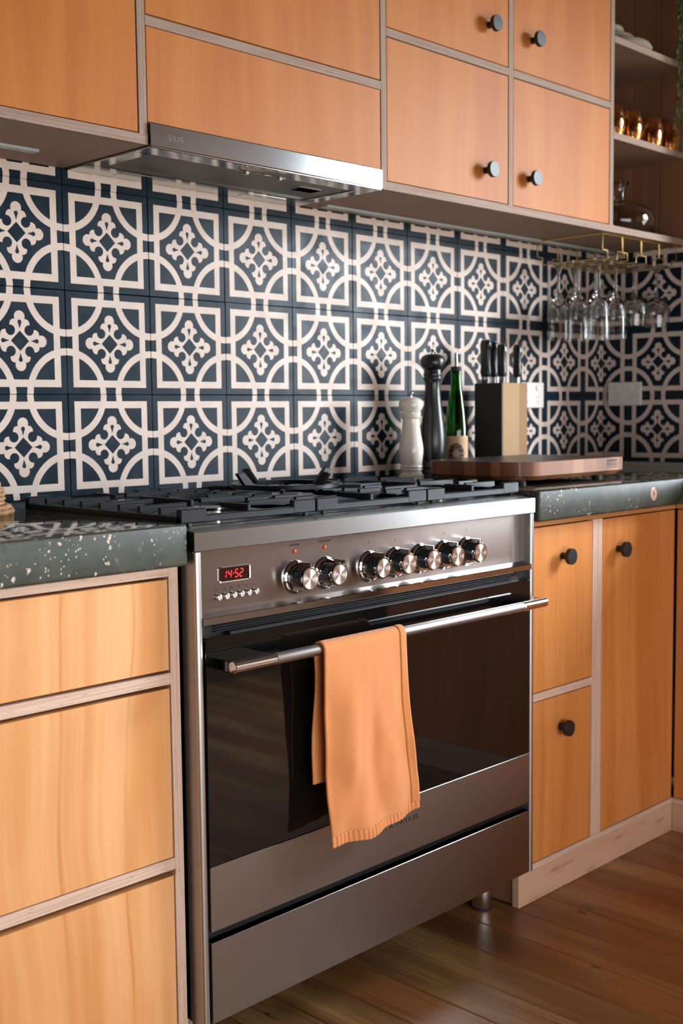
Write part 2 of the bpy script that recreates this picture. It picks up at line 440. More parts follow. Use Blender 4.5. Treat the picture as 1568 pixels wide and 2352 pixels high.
def dup_part(o, delta, parent):
    c = o.copy(); COL.objects.link(c); c.location = Vector(o.location) + Vector(delta); c.parent = parent
    c.matrix_parent_inverse = o.matrix_parent_inverse
    for ch in list(o.children):
        d = ch.copy(); COL.objects.link(d); d.parent = c; d.matrix_parent_inverse = ch.matrix_parent_inverse
    return c

# ================================================================== THE SETTING
HC = 3.0                   # ceiling height
XR = 2.116                 # face of the side wall
TB = 0.9254                # lower edge of the tiling
CT = 0.917                 # worktop height
floor = struct(box('floor', -2.6, 2.95, -2.8, 0.1, -0.06, -0.012, 'dark_gap'))
bmp = bmesh.new(); addbox(bmp, 0, 0.1019, -1.40, 1.40, -0.02, 0.0, 0.0016)
plank0 = None
xs = -2.6
k = 0
x_first = 0.344 - 0.1035*28
for k in range(60):
    x = x_first + 0.1035*k
    if x > 2.9: break
    if plank0 is None:
        plank0 = link('plank', bmp, 'floor_board', None, loc=(x, -1.40, 0)); o = plank0
    else:
        o = plank0.copy(); COL.objects.link(o); o.location = (x, -1.40, random.uniform(-0.0006, 0.0003))
    o.rotation_euler.z = 0.0
for o in [q for q in D.objects if q.name.startswith('plank')]: adopt(o, floor)

wall_back = struct(box('wall_back', -2.6, 2.30, 0.012, 0.12, 0, HC, 'grout'))
bm = bmesh.new()
addbox(bm, XR+0.012, XR+0.13, -0.47, 0.012, 0, HC)
wall_right = struct(link('wall_right', bm, 'wall_paint'))
bm = bmesh.new()      # the room widens beyond the tiled side wall; its window lights the kitchen
addbox(bm, XR+0.13, 2.90, -0.47, -0.35, 0, HC); addbox(bm, 2.90, 3.02, -1.30, -0.47, 0, HC); addbox(bm, 2.90, 3.02, -2.80, -2.55, 0, HC)
addbox(bm, 2.90, 3.02, -2.55, -1.30, 0, 0.65); addbox(bm, 2.90, 3.02, -2.55, -1.30, 2.45, HC)
struct(link('wall_side', bm, 'timber_lining'))
bm = bmesh.new()
for a, b, c, d in ((-2.55, -2.50, 0.65, 2.45), (-1.35, -1.30, 0.65, 2.45), (-2.55, -1.30, 0.65, 0.7), (-2.55, -1.30, 2.4, 2.45)):
    addbox(bm, 2.88, 2.96, a, b, c, d, 0.003)
struct(link('window_1', bm, 'ceiling_paint'))
bm = bmesh.new()
addbox(bm, -2.6, 3.02, -2.9, -2.78, 0, HC)
struct(link('wall_rear', bm, 'timber_lining'))
bm = bmesh.new()
for a, b, c, d in ((-1.15, -1.10, 0.17, 1.27), (1.20, 1.25, 0.17, 1.27), (-1.15, 1.25, 0.17, 0.22), (-1.15, 1.25, 1.22, 1.27)):
    addbox(bm, a, b, -2.79, -2.74, c, d, 0.003)
addbox(bm, -1.12, 1.22, -2.785, -2.775, 0.2, 1.24)
struct(link('rear_fill_frame', bm, 'ceiling_paint'))  # added frame and closed pane behind the rear fill light, no opening
struct(box('wall_left', -2.72, -2.6, -2.8, 0.1, 0, HC, 'timber_lining'))
struct(box('ceiling', -2.72, 3.05, -2.95, 0.15, HC, HC+0.07, 'timber_lining'))

# ---- cement tiles: each one its own piece, origin at the tile's centre
def tile_mesh(x0, x1, z0, z1):
    bm = bmesh.new(); addbox(bm, x0, x1, -0.006, 0.006, z0, z1, 0.0008)
    me = D.meshes.new('tile'); bm.to_mesh(me); bm.free(); me.materials.append(M['cement_tile']); return me
TG = 0.09955
cache = {}
def tile(cx, cy, cz, rz, parent, x0=-TG, x1=TG, z0=-TG, z1=TG):
    key = (x0, x1, z0, z1)
    if key not in cache: cache[key] = tile_mesh(*key)
    o = D.objects.new('tile', cache[key]); COL.objects.link(o)
    o.location = (cx, cy, cz); o.rotation_euler = (random.uniform(-.003, .003), random.uniform(-.003, .003), rz + random.uniform(-.003, .003))
    adopt(o, parent); return o
ztop = 1.5565 - (TB + 0.7)          # upper cut row: height left below the cabinets
for c in range(-4, 11):
    x1 = TG if c < 10 else XR - 0.0005 - 2.1
    for r in range(3):
        dx, dz = random.uniform(-.0003, .0003), random.uniform(-.0003, .0003)
        tile(0.1+0.2*c+dx, 0.006, TB+0.1+0.2*r+dz, 0, wall_back, x1=x1)
    tile(0.1+0.2*c, 0.006, TB+0.7, 0, wall_back, x1=x1, z1=ztop)
for c in range(3):
    cy = 0.014 - 0.2*c
    for r in range(3):
        tile(XR+0.006, cy, TB+0.1+0.2*r, -PI/2, wall_right, x0=(-TG if c else 0.0145))
    tile(XR+0.006, cy, TB+0.7, -PI/2, wall_right, x0=(-TG if c else 0.0145), z1=ztop)

# ================================================================== WALL CABINETS
YU = -0.269; T = 0.0175
ZB0, ZB1 = 1.5565, 1.574
G3 = 0.0015
def knob_at(x, y, z, parent, label=None):
    o = lathe('knob', [(0.0078, -0.002), (0.0078, 0.0165), (0.0172, 0.0180), (0.0182, 0.0190), (0.0182, 0.0272), (0.0174, 0.0282), (0.0002, 0.0284)],
              (x, y, z), 'black_metal', parent, 36, 'Y')
    return o
def door(name, x0, x1, z0, z1, yf, m, parent, th=0.018, gap=0.0022):
    return box(name, x0+gap, x1-gap, yf, yf+th, z0+gap, z1-gap, m, parent, 0.0006)

# left wall cabinet
wc = thing('wall_cabinet', 'orange plywood wall cabinet with a plain door, beside the extractor hood', 'cabinet', (-0.3, -0.135, ZB0))
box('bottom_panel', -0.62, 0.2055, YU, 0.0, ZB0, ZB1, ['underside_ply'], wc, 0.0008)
box('bottom_edge', -0.62, 0.2055, YU-0.0006, YU+0.002, ZB0, ZB1, 'edge_h_shaded', wc)
box('side_panel', 0.188, 0.2055, YU, 0.0, ZB1, 2.40, 'edge_v_shaded', wc, 0.0006)
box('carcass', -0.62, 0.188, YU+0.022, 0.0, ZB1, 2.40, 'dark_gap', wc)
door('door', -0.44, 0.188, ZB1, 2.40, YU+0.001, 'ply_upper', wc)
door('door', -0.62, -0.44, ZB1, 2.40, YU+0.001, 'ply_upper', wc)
# cabinet over the hood: two lift-up flaps
wc = thing('wall_cabinet', 'orange plywood cabinet with two stacked flaps directly above the extractor hood', 'cabinet', (0.509, -0.135, 1.596))
box('carcass', 0.2055, 0.812, YU+0.022, 0.0, 1.60, 2.40, 'dark_gap', wc)
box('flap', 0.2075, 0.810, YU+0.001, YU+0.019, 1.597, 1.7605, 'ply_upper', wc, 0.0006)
box('divider', 0.2055, 0.812, YU, YU+0.05, 1.7615, 1.779, 'edge_h_shaded', wc, 0.0006)
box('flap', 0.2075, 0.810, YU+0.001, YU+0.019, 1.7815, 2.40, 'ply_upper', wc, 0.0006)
# right pair, four doors
wc = thing('wall_cabinet', 'orange plywood wall cabinet with four doors and round black knobs', 'cabinet', (1.26, -0.135, ZB0))
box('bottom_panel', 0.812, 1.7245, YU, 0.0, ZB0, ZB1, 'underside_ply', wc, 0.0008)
box('bottom_edge', 0.812, 1.7245, YU-0.0006, YU+0.002, ZB0, ZB1, 'edge_h_shaded', wc)
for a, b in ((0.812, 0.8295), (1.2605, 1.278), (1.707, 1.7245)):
    box('side_panel', a, b, YU, 0.0, ZB1, 2.40, 'edge_v_shaded', wc, 0.0006)
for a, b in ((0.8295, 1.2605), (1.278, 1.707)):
    box('divider', a, b, YU, YU+0.05, 1.8755, 1.893, 'edge_h_shaded', wc, 0.0006)
    box('carcass', a, b, YU+0.022, 0.0, ZB1, 2.40, 'dark_gap', wc)
for (a, b, kx, kz0, kz1) in ((0.8295, 1.2605, 1.171, 1.643, 1.974), (1.278, 1.707, 1.343, 1.6455, 1.975)):
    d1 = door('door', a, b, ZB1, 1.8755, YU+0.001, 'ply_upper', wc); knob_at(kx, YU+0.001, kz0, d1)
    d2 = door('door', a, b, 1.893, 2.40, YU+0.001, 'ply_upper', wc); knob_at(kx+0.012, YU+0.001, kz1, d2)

# open shelf unit in the corner
sh = thing('shelf_unit', 'open timber corner shelves holding copper tumblers and a decanter', 'shelf', (1.92, -0.135, ZB0))
for z in (ZB0, 1.801, 2.049, 2.32):
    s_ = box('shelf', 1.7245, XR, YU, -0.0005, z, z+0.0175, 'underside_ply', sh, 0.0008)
    box('shelf_edge', 1.7245, XR, YU-0.0006, YU+0.002, z, z+0.0175, 'edge_h_shaded', s_)
nb = 0
for i in range(4):
    box('board', 1.7245+0.098*i+0.001, min(1.7245+0.098*(i+1)-0.001, XR), -0.008, -0.0005, ZB1, 2.60, 'ply_inside', sh, 0.0015)
for i in range(3):
    box('board', XR-0.006, XR+0.004, -0.008-0.088*(i+1)+0.001, -0.008-0.088*i-0.001, ZB1, 2.60, 'ply_inside', sh, 0.0015)
# light profiles under the cabinets
tag(box('light_strip', -0.62, 0.085, -0.112, -0.092, ZB0-0.005, ZB0+0.0005, 'strip_grey', None, 0.001), 'slim grey lighting profile under the cabinet left of the hood', 'light')
tag(box('light_strip', 0.86, 2.08, -0.058, -0.036, ZB0-0.005, ZB0+0.0005, 'strip_grey', None, 0.001), 'slim grey lighting profile under the four-door cabinet and shelves', 'light')
for x, y in ((0.86, -0.255), (1.30, -0.20), (0.165, -0.03)):
    pass

# ---- extractor hood
hd = thing('range_hood', 'slim stainless steel extractor hood set under the plywood flaps', 'extractor hood', (0.509, -0.14, 1.552))
hx0, hx1 = 0.2085, 0.8085
prism('front_panel', [(YU-0.0045, 1.5555), (YU-0.0055, 1.557), (YU-0.0055, 1.594), (YU-0.0045, 1.5955), (YU+0.010, 1.5955), (YU+0.010, 1.5555)], 'x', hx0, hx1, 'steel_hood', hd)
bm = bmesh.new()   # underside tray with the recess for the filter
addbox(bm, hx0, hx1, YU+0.010, -0.002, 1.560, 1.60)
for a, b, c, d in ((hx0, hx1, YU-0.003, -0.225), (hx0, hx1, -0.075, -0.004), (hx0, hx0+0.035, -0.225, -0.075), (hx1-0.035, hx1, -0.225, -0.075)):
    addbox(bm, a, b, c, d, 1.5525, 1.561, 0.001)
link('tray', bm, 'steel_dark', hd)
flt = box('grease_filter', hx0+0.036, hx1-0.036, -0.224, -0.076, 1.556, 1.562, 'filter_mesh', hd)
bm = bmesh.new(); addbox(bm, 0.660, 0.725, -0.176, -0.142, 1.5535, 1.557, 0.0008); link('filter_catch', bm, 'steel', flt)
sw = box('switch_strip', 0.435, 0.560, -0.249, -0.239, 1.548, 1.5535, 'steel_polished', hd, 0.001)
for x in (0.458, 0.545): lathe('switch_button', [(0.005, -0.008), (0.005, 0.001)], (x, -0.240, 1.5515), 'steel', sw, 12)
for x in (0.30, 0.62): box('lamp_cover', x, x+0.11, -0.060, -0.024, 1.5518, 1.5530, 'steel_dark', hd)
text('lettering', 'ILVE', 0.013, (0.2685, YU-0.0057, 1.5745), 'print_etch', hd)
bm = bmesh.new(); addlathe(bm, [(0.0052, 0), (0.0052, 0.0002), (0.0044, 0.0002), (0.0044, 0)], (0.2495, YU-0.0055, 1.5745), 20, 'Y', close=False)
addbox(bm, 0.2489, 0.2501, YU-0.0058, YU-0.0055, 1.5716, 1.5774); link('emblem', bm, 'print_etch', hd)

# ================================================================== BASE CABINETS
YL = -0.530
bc = thing('base_cabinet', 'pale orange plywood drawer cabinet without handles, beside the cooker', 'cabinet', (-0.4, YL/2, 0))
xa, xb = -0.78, 0.0505
box('carcass', xa, xb-0.018, YL+0.024, -0.002, 0.0, 0.851, 'dark_gap', bc)
box('side_panel', xb-0.018, xb, YL, -0.002, 0.0, 0.8515, 'edge_v', bc, 0.0007)
box('rail', xa, xb-0.0182, YL, YL+0.03, 0.835, 0.8515, 'edge_h', bc, 0.0007)
for z0, z1 in ((0.6655, 0.684), (0.368, 0.387)):
    box('rail', xa, xb-0.0182, YL, YL+0.03, z0, z1, 'edge_h', bc, 0.0007)
for z0, z1 in ((0.6885, 0.8305), (0.3885, 0.6595), (0.09, 0.3585)):
    box('drawer_front', xa, xb-0.0205, YL+0.0005, YL+0.0185, z0, z1, 'ply_face', bc, 0.0007)
box('plinth', xa, xb-0.0182, YL+0.002, YL+0.02, 0.0, 0.085, 'plinth_ply', bc, 0.0007)

YR = -0.514
bc = thing('base_cabinet', 'orange plywood cabinet with two drawers and a tall door, right of the cooker', 'cabinet', (1.3, YR/2, 0))
xa, xm0, xm1, xb = 0.9705, 1.2545, 1.2945, 1.6325
box('carcass', xa+0.001, xb, YR+0.024, -0.002, 0.076, 0.851, 'dark_gap', bc)
box('side_panel', xa, xa+0.0175, YR+0.001, -0.002, 0.086, 0.8515, 'edge_v', bc, 0.0006)
box('rail', xa, xb, YR, YR+0.03, 0.8345, 0.8515, 'edge_warm', bc, 0.0007)
box('stile', xm0, (xm0+xm1)/2-0.0004, YR, YR+0.03, 0.0865, 0.834, 'edge_v', bc, 0.0007)
box('stile', (xm0+xm1)/2+0.0004, xm1, YR, YR+0.03, 0.0865, 0.834, 'edge_v', bc, 0.0007)
box('rail', xa+0.0178, xm0-0.0003, YR, YR+0.03, 0.449, 0.467, 'edge_h', bc, 0.0007)
box('rail', xa, xb+0.02, YR-0.0008, YR+0.03, 0.0735, 0.0862, 'edge_h', bc, 0.0007)
box('plinth', xa, xb+0.018, YR, YR+0.018, 0.0, 0.073, 'plinth_ply', bc, 0.0012)
box('plinth_side', xa+0.004, xa+0.02, YR+0.018, -0.12, 0.004, 0.073, 'ply_inside', bc, 0.0008)
d = door('drawer_front', xa+0.0175, xm0, 0.467, 0.8335, YR+0.0006, 'ply_right', bc); knob_at(1.131, YR+0.0006, 0.762, d)
d = door('drawer_front', xa+0.0175, xm0, 0.0862, 0.449, YR+0.0006, 'ply_right', bc); knob_at(1.1265, YR+0.0006, 0.3755, d)
d = door('door', xm1, xb, 0.0862, 0.8335, YR+0.0006, 'ply_right', bc); knob_at(1.362, YR+0.0006, 0.757, d)

bc = thing('base_cabinet', 'shaded orange plywood cabinet turned along the side wall', 'cabinet', (1.9, -0.63, 0))
XF = 1.6335
box('carcass', XF+0.022, XR, -1.60, YR-0.002, 0.0, 0.851, 'dark_gap', bc)
box('rail', XF, XF+0.03, -1.60, YR-0.001, 0.8345, 0.8515, 'edge_warm', bc, 0.0007)
box('rail', XF-0.0008, XF+0.03, -1.60, YR-0.001, 0.0735, 0.0862, 'edge_h', bc, 0.0007)
box('plinth', XF, XF+0.018, -1.60, YR-0.001, 0.0, 0.073, 'plinth_ply', bc, 0.0012)
for a, b in ((-1.60, YR-0.003),):
    d = box('door', XF+0.0006, XF+0.019, a+0.002, b-0.002, 0.0885, 0.8315, 'ply_right', bc, 0.0006)

# ---- worktops
def slab(name, outline, z0, z1):
    bm = bmesh.new(); addprism(bm, outline, 'z', z0, z1)
    bmesh.ops.bevel(bm, geom=[e for e in bm.edges if not e.is_boundary], offset=0.0055, segments=3, affect='EDGES', profile=0.5)
    bmesh.ops.triangulate(bm, faces=[f for f in bm.faces if len(f.verts) > 4])
    o = link(name, bm, 'concrete_top'); autosmooth(o, 40); return o
YC = -0.566
tag(slab('worktop', [(-0.80, YC), (0.052, YC+0.010), (0.052, 0.0), (-0.80, 0.0)], 0.8517, CT), 'thick dark concrete worktop with pale stone chips, over the handleless drawers', 'worktop')
wt = tag(slab('worktop', [(0.9670, YC), (1.590, YC), (1.590, -1.62), (XR, -1.62), (XR, 0.0), (0.9670, 0.0)], 0.8517, CT), 'dark concrete worktop turning the corner, with a round copper inlay in its edge', 'worktop')
coin = lathe('coin_inlay', [(0.0160, -0.001), (0.0160, 0.0007), (0.0150, 0.0012), (0.0143, 0.0005), (0.0001, 0.0005)], (1.432, YC, 0.8845), 'coin_copper', wt, 32, 'Y')
coin['label'] = 'round copper inlay'
bm = bmesh.new(); addbox(bm, 1.4285, 1.4310, YC-0.0011, YC-0.0004, 0.886, 0.893, 0.0004); addbox(bm, 1.4320, 1.4355, YC-0.0011, YC-0.0004, 0.880, 0.888, 0.0004)
link('coin_mark', bm, 'print_black', coin)

# ================================================================== THE COOKER
rg = thing('range_cooker', 'wide freestanding stainless steel cooker with gas hob and dark glass oven door', 'cooker', (0.5085, -0.30, 0))
rx0, rx1 = 0.0600, 0.9570; YF = -0.562; YP = -0.537
bm = bmesh.new()
addbox(bm, rx0, rx0+0.003, -0.556, -0.012, 0.107, 0.872); addbox(bm, rx1-0.003, rx1, -0.556, -0.012, 0.107, 0.872)
addbox(bm, rx0+0.003, rx1-0.003, -0.528, -0.012, 0.11, 0.868, mi=1)
link('body', bm, ['steel_v', 'dark_gap'], rg)
for s in (0, 1):   # front corner posts, rounded channel
    a, b = (rx0, rx0+0.0135) if s == 0 else (rx1-0.0135, rx1)
    o = prism('side_post', rrect(a, b, YF, -0.525, (0.001, 0.001, 0.005, 0.005), 4), 'z', 0.105, 0.8715, 'steel_v', rg); autosmooth(o, 50)
# top bezel with sloping top and hob tray
prof = [(YF+0.001, 0.8725), (YF, 0.8735), (YF, 0.902), (YF+0.0012, 0.9035), (-0.520, 0.9075), (-0.520, 0.8725)]
prism('bezel', prof, 'x', rx0-0.001, rx1+0.001, 'steel_bezel', rg)
box('hob_tray', rx0-0.001, rx1+0.001, -0.5195, -0.012, 0.895, 0.9085, 'enamel', rg, 0.0015)
for x in (0.405, 0.505, 0.612, 0.715, 0.82):   # burner marks on the bezel
    bm = bmesh.new()
    zz = 0.9035+0.0004 + (0.016/0.0408)*0.004
    for a, b, c, d_ in ((-.009, .009, 0, .0012), (-.009, .009, .0098, .011), (-.009, -.0078, 0, .011), (.0078, .009, 0, .011), (.001, .005, .006, .009)):
        addbox(bm, x+a, x+b, -0.548+c, -0.548+d_, 0.9046+c*0.098, 0.9051+c*0.098)
    link('burner_mark', bm, 'print_black', rg)
# control panel
cp = box('control_panel', rx0+0.0135, rx1-0.0135, YP, YP+0.006, 0.769, 0.8727, 'steel_panel', rg)
led = prism('ledge', [(YP+0.002, 0.770), (YP, 0.770), (YF-0.0005, 0.7668), (YF-0.0018, 0.7655), (YF-0.0018, 0.7555), (YF+0.0005, 0.7540), (YP+0.002, 0.7540)], 'x', rx0+0.0138, rx1-0.0138, 'steel_polished', rg)
# knobs
def control_knob(x, z, angle, first=None):
    k0 = lathe('control_knob', [(0.0280, -0.001), (0.0288, 0.001), (0.0278, 0.0035), (0.0248, 0.0050), (0.0246, 0.0090), (0.0228, 0.0112), (0.0190, 0.0114)], (x, YP, z), 'chrome', cp, 48, 'Y')
    adopt_later(k0)
    lathe('barrel', [(0.0183, 0.009), (0.0183, 0.0305)], (x, YP, z), 'black_paint', k0, 48, 'Y')
    lathe('rim', [(0.0192, 0.0285), (0.0199, 0.0292), (0.0199, 0.0355), (0.0190, 0.0368), (0.0168, 0.0368), (0.0164, 0.0358)], (x, YP, z), 'chrome', k0, 48, 'Y')
    cap = lathe('cap', [(0.0166, 0.030), (0.0166, 0.0363), (0.00005, 0.0363)], (x, YP, z), 'steel_spun', k0, 48, 'Y')
    # pointer fin
    bm = bmesh.new(); addbox(bm, -0.0023, 0.0023, -0.0365, -0.0095, 0.0175, 0.0268, 0.0006); 
    for v in bm.verts: v.co = Matrix.Rotation(angle, 3, 'Y') @ v.co + Vector((x, YP, z))
    link('pointer', bm, 'chrome', k0)
    return k0
def adopt_later(k): 
    w = wmat(k); k.parent = rg; k.matrix_parent_inverse = wmat(rg).inverted()
KZ = 0.8065
k1 = control_knob(0.2955, KZ, 0.06)
k2 = control_knob(0.3665, KZ, 0.55)
k3 = control_knob(0.478, KZ, 0.0)
for i in range(1, 5): dup_part(k3, (0.0705*i, 0, 0.0004*i), rg)
# marks round the oven knobs
for kk, xk in ((k1, 0.2955), (k2, 0.3665)):
    for j in range(4):
        a = math.radians(120 + 34*j)
        bm = bmesh.new()
        for u0, u1, v0, v1 in ((-.003, .003, .0025, .0031), (-.003, .003, -.0031, -.0025), (-.003, -.0024, -.003, .003), (.0024, .003, -.003, .003)):
            q = addbox(bm, u0, u1, -0.0002, 0.0002, v0, v1)
        R = Matrix.Translation((xk, YP-0.0195, KZ)) @ Matrix.Rotation(-(a-PI/2), 4, 'Y') @ Matrix.Translation((0, 0, 0.0184)) @ Matrix.Rotation(PI/2, 4, 'X')
        for v in bm.verts: v.co = R @ v.co
        link('dial_mark', bm, 'print_grey', kk)
# indicator lamps, printing
for x, z, s, w in ((0.2935, 0.8510, 'FUNCTION', 0.0235), (0.3655, 0.8515, 'TEMPERATURE', 0.031)):
    lathe('indicator_lamp', [(0.0036, -0.001), (0.0036, 0.0012), (0.0026, 0.0022), (0.0002, 0.0026)], (x, YP, z), 'lamp_red', rg, 16, 'Y')
    text('lettering', s, 0.0050, (x, YP-0.0002, z+0.0105), 'print_black', rg, width=w)
for i in range(5):
    box('tick_mark', 0.4780+0.0705*i-0.0004, 0.4780+0.0705*i+0.0004, YP-0.0003, YP+0.001, 0.8475, 0.8520, 'print_black', rg)
# clock display
bm = bmesh.new()
oz, iz = rrect(0.1255, 0.1925, 0.8145, 0.8405, (0.004,)*4, 5), rrect(0.1275, 0.1905, 0.8165, 0.8385, (0.003,)*4, 5)
A = [bm.verts.new((p[0], YP, p[1])) for p in oz]; B = [bm.verts.new((p[0], YP-0.0022, p[1])) for p in [(q[0]*0.985+0.159*0.015, q[1]*0.985+0.8275*0.015) for q in oz]]
Cc = [bm.verts.new((p[0], YP-0.0016, p[1])) for p in iz]; Dd = [bm.verts.new((p[0], YP+0.0005, p[1])) for p in iz]
nA = len(A)
for L0, L1 in ((A, B), (B, Cc), (Cc, Dd)):
    for i in range(nA): bm.faces.new((L0[i], L0[(i+1) % nA], L1[(i+1) % nA], L1[i]))
bmesh.ops.recalc_face_normals(bm, faces=bm.faces)
clk = link('clock_frame', bm, 'chrome', rg)
box('clock_window', 0.1270, 0.1910, YP-0.0006, YP+0.0005, 0.8160, 0.8390, 'display_glass', clk)
SEG = {'a': ((0, 2), (1, 2)), 'b': ((1, 2), (1, 1)), 'c': ((1, 1), (1, 0)), 'd': ((0, 0), (1, 0)), 'e': ((0, 1), (0, 0)), 'f': ((0, 2), (0, 1)), 'g': ((0, 1), (1, 1))}
DIG = {'1': 'bc', '4': 'bcfg', '5': 'acdfg', '2': 'abdeg'}
def seven(bm, ch, x, z, w=0.0062, h=0.0062, t=0.00085):
    for sname in DIG[ch]:
        (ax, az), (bx, bz) = SEG[sname]
        P0 = Vector((ax*w, az*h)); P1 = Vector((bx*w, bz*h)); dd = (P1-P0).normalized(); nn = Vector((-dd.y, dd.x))
        P0 += dd*0.0006; P1 -= dd*0.0006
        pts = [P0, P0+dd*t+nn*t, P1-dd*t+nn*t, P1, P1-dd*t-nn*t, P0+dd*t-nn*t]
        vs_ = [bm.verts.new((x+q.x+q.y*0.16, YP-0.0008, z+q.y)) for q in pts]
        f = bm.faces.new(vs_)
bm = bmesh.new()
for ch, x in (('1', 0.1345), ('4', 0.1450), ('5', 0.1595), ('2', 0.1695)): seven(bm, ch, x, 0.8213)
q = addbox(bm, 0.1560, 0.1574, YP-0.0009, YP-0.0007, 0.8268, 0.8282)
bmesh.ops.recalc_face_normals(bm, faces=bm.faces)
dg = link('clock_digits', bm, 'led_red', clk); dg['label'] = 'glowing red digits 14:52'
# six push buttons with printed symbols
b0 = lathe('push_button', [(0.0042, -0.001), (0.0042, 0.0032), (0.0050, 0.0036), (0.0050, 0.0062), (0.0046, 0.0067), (0.0001, 0.0068)], (0.1235, YP, 0.7925), 'steel_spun', rg, 24, 'Y')
for i in range(1, 6): dup_part(b0, (0.0158*i, 0, 0.0002*i), rg)
for i in range(6):
    x = 0.1215+0.0158*i; z = 0.8045; y0 = YP-0.0004; y1 = YP+0.0002; bm = bmesh.new()
    def L(x0, z0, x1, z1, w=0.0004):
        dd = Vector((x1-x0, z1-z0)).normalized(); nn = Vector((-dd.y, dd.x))*w
        f = bm.faces.new([bm.verts.new((a, y0, b)) for a, b in ((x0+nn.x, z0+nn.y), (x1+nn.x, z1+nn.y), (x1-nn.x, z1-nn.y), (x0-nn.x, z0-nn.y))])
    if i == 0:
        for q in (-1, 0, 1): L(x-0.0014, z+0.0022*q, x+0.0014, z+0.0022*q); 
        L(x-0.0014, z-0.0026, x-0.0014, z+0.0026)
    elif i in (1, 3):
        L(x-0.0022, z-0.002, x+0.0022, z-0.002); L(x-0.0022, z+0.001, x+0.0022, z+0.001); L(x-0.0022, z-0.002, x-0.0022, z+0.001); L(x+0.0022, z-0.002, x+0.0022, z+0.001); L(x-0.0008, z+0.0026, x+0.0008, z+0.0026)
        if i == 3: L(x, z+0.0012, x, z+0.0034)
    elif i == 2:
        for q in range(12):
            a, b = 2*PI*q/12, 2*PI*(q+1)/12; L(x+0.0026*math.cos(a), z+0.0026*math.sin(a), x+0.0026*math.cos(b), z+0.0026*math.sin(b), 0.0003)
        L(x, z, x+0.0012, z-0.0012)
    elif i == 4: L(x-0.0018, z+0.001, x, z-0.0012); L(x, z-0.0012, x+0.0018, z+0.001)
    else: L(x-0.0018, z-0.001, x, z+0.0012); L(x, z+0.0012, x+0.0018, z-0.001)
    bmesh.ops.recalc_face_normals(bm, faces=bm.faces)
    link('button_symbol', bm, 'print_black', rg)
# vent slot below the ledge
bm = bmesh.new()
addbox(bm, rx0+0.0138, rx1-0.0138, -0.545, -0.525, 0.10, 0.7545)
for z in (0.7395, 0.7440, 0.7485): addbox(bm, 0.105, 0.905, -0.552, -0.545, z, z+0.0016, 0.0004)
addbox(bm, 0.130, 0.885, -0.5585, -0.545, 0.7335, 0.7385, 0.0008)
link('vent', bm, 'vent_black', rg)
# oven door: glass pane with steel lower panel and handle
dx0, dx1 = 0.0765, 0.9405
prism_pts = rrect(dx0, dx1, 0.3655, 0.7345, (0.006, 0.006, 0.0005, 0.0005), 5)
od = prism('oven_door', prism_pts, 'y', YF, YF+0.016, 'oven_glass', rg, 0.0008)
box('door_panel', dx0, dx1, YF-0.0008, YF+0.016, 0.2585, 0.3650, 'steel', od, 0.0006)
text('lettering', 'FISHER & PAYKEL', 0.0125, (0.5085, YF-0.0011, 0.3215), 'print_black', od, width=0.150, spacing=1.2)
YH, ZH = -0.606, 0.6925
def yrot_tube(name, x0, x1, r, m, parent, chamf=0.001):
    bm = bmesh.new(); n = 32
    prof = [(r-chamf, x0), (r, x0+chamf), (r, x1-chamf), (r-chamf, x1)]
    rings = [[bm.verts.new((h, YH+q*math.cos(2*PI*i/n), ZH+q*math.sin(2*PI*i/n))) for i in range(n)] for q, h in prof]
    for A_, B_ in zip(rings, rings[1:]):
        for i in range(n): bm.faces.new((A_[i], A_[(i+1) % n], B_[(i+1) % n], B_[i]))
    bm.faces.new(rings[0]); bm.faces.new(list(reversed(rings[-1])))
    bmesh.ops.recalc_face_normals(bm, faces=bm.faces)
    o = link(name, bm, m, parent); autosmooth(o); return o
yrot_tube('handle_bar', 0.181, 0.853, 0.0096, 'steel_handle' if 'steel_handle' in M else 'steel', od)
for a, b in ((0.0935, 0.1812), (0.8528, 0.9305)):
    yrot_tube('handle_end', a, b, 0.0098, 'chrome', od)
    box('handle_bracket', a+0.0005 if a < 0.5 else a, b, YH+0.001, YF+0.001, ZH-0.0085, ZH+0.0085, 'oven_glass', od, 0.001)
# drawer
box('storage_drawer', dx0, dx1, YF-0.0008, YF+0.016, 0.1065, 0.2405, 'steel', rg, 0.0006)
# legs
for x, y in ((0.113, -0.435), (0.926, -0.447), (0.113, -0.10), (0.918, -0.10)):
    lg = lathe('leg', [(0.0225, 0.004), (0.0235, 0.006), (0.0235, 0.042), (0.0215, 0.044), (0.0195, 0.045), (0.0195, 0.112)], (x, y, 0), 'steel_leg', rg, 32)
    lathe('foot', [(0.0235, 0.0), (0.0240, 0.001), (0.0240, 0.0052), (0.0225, 0.006)], (x, y, 0), 'rubber', lg, 32)
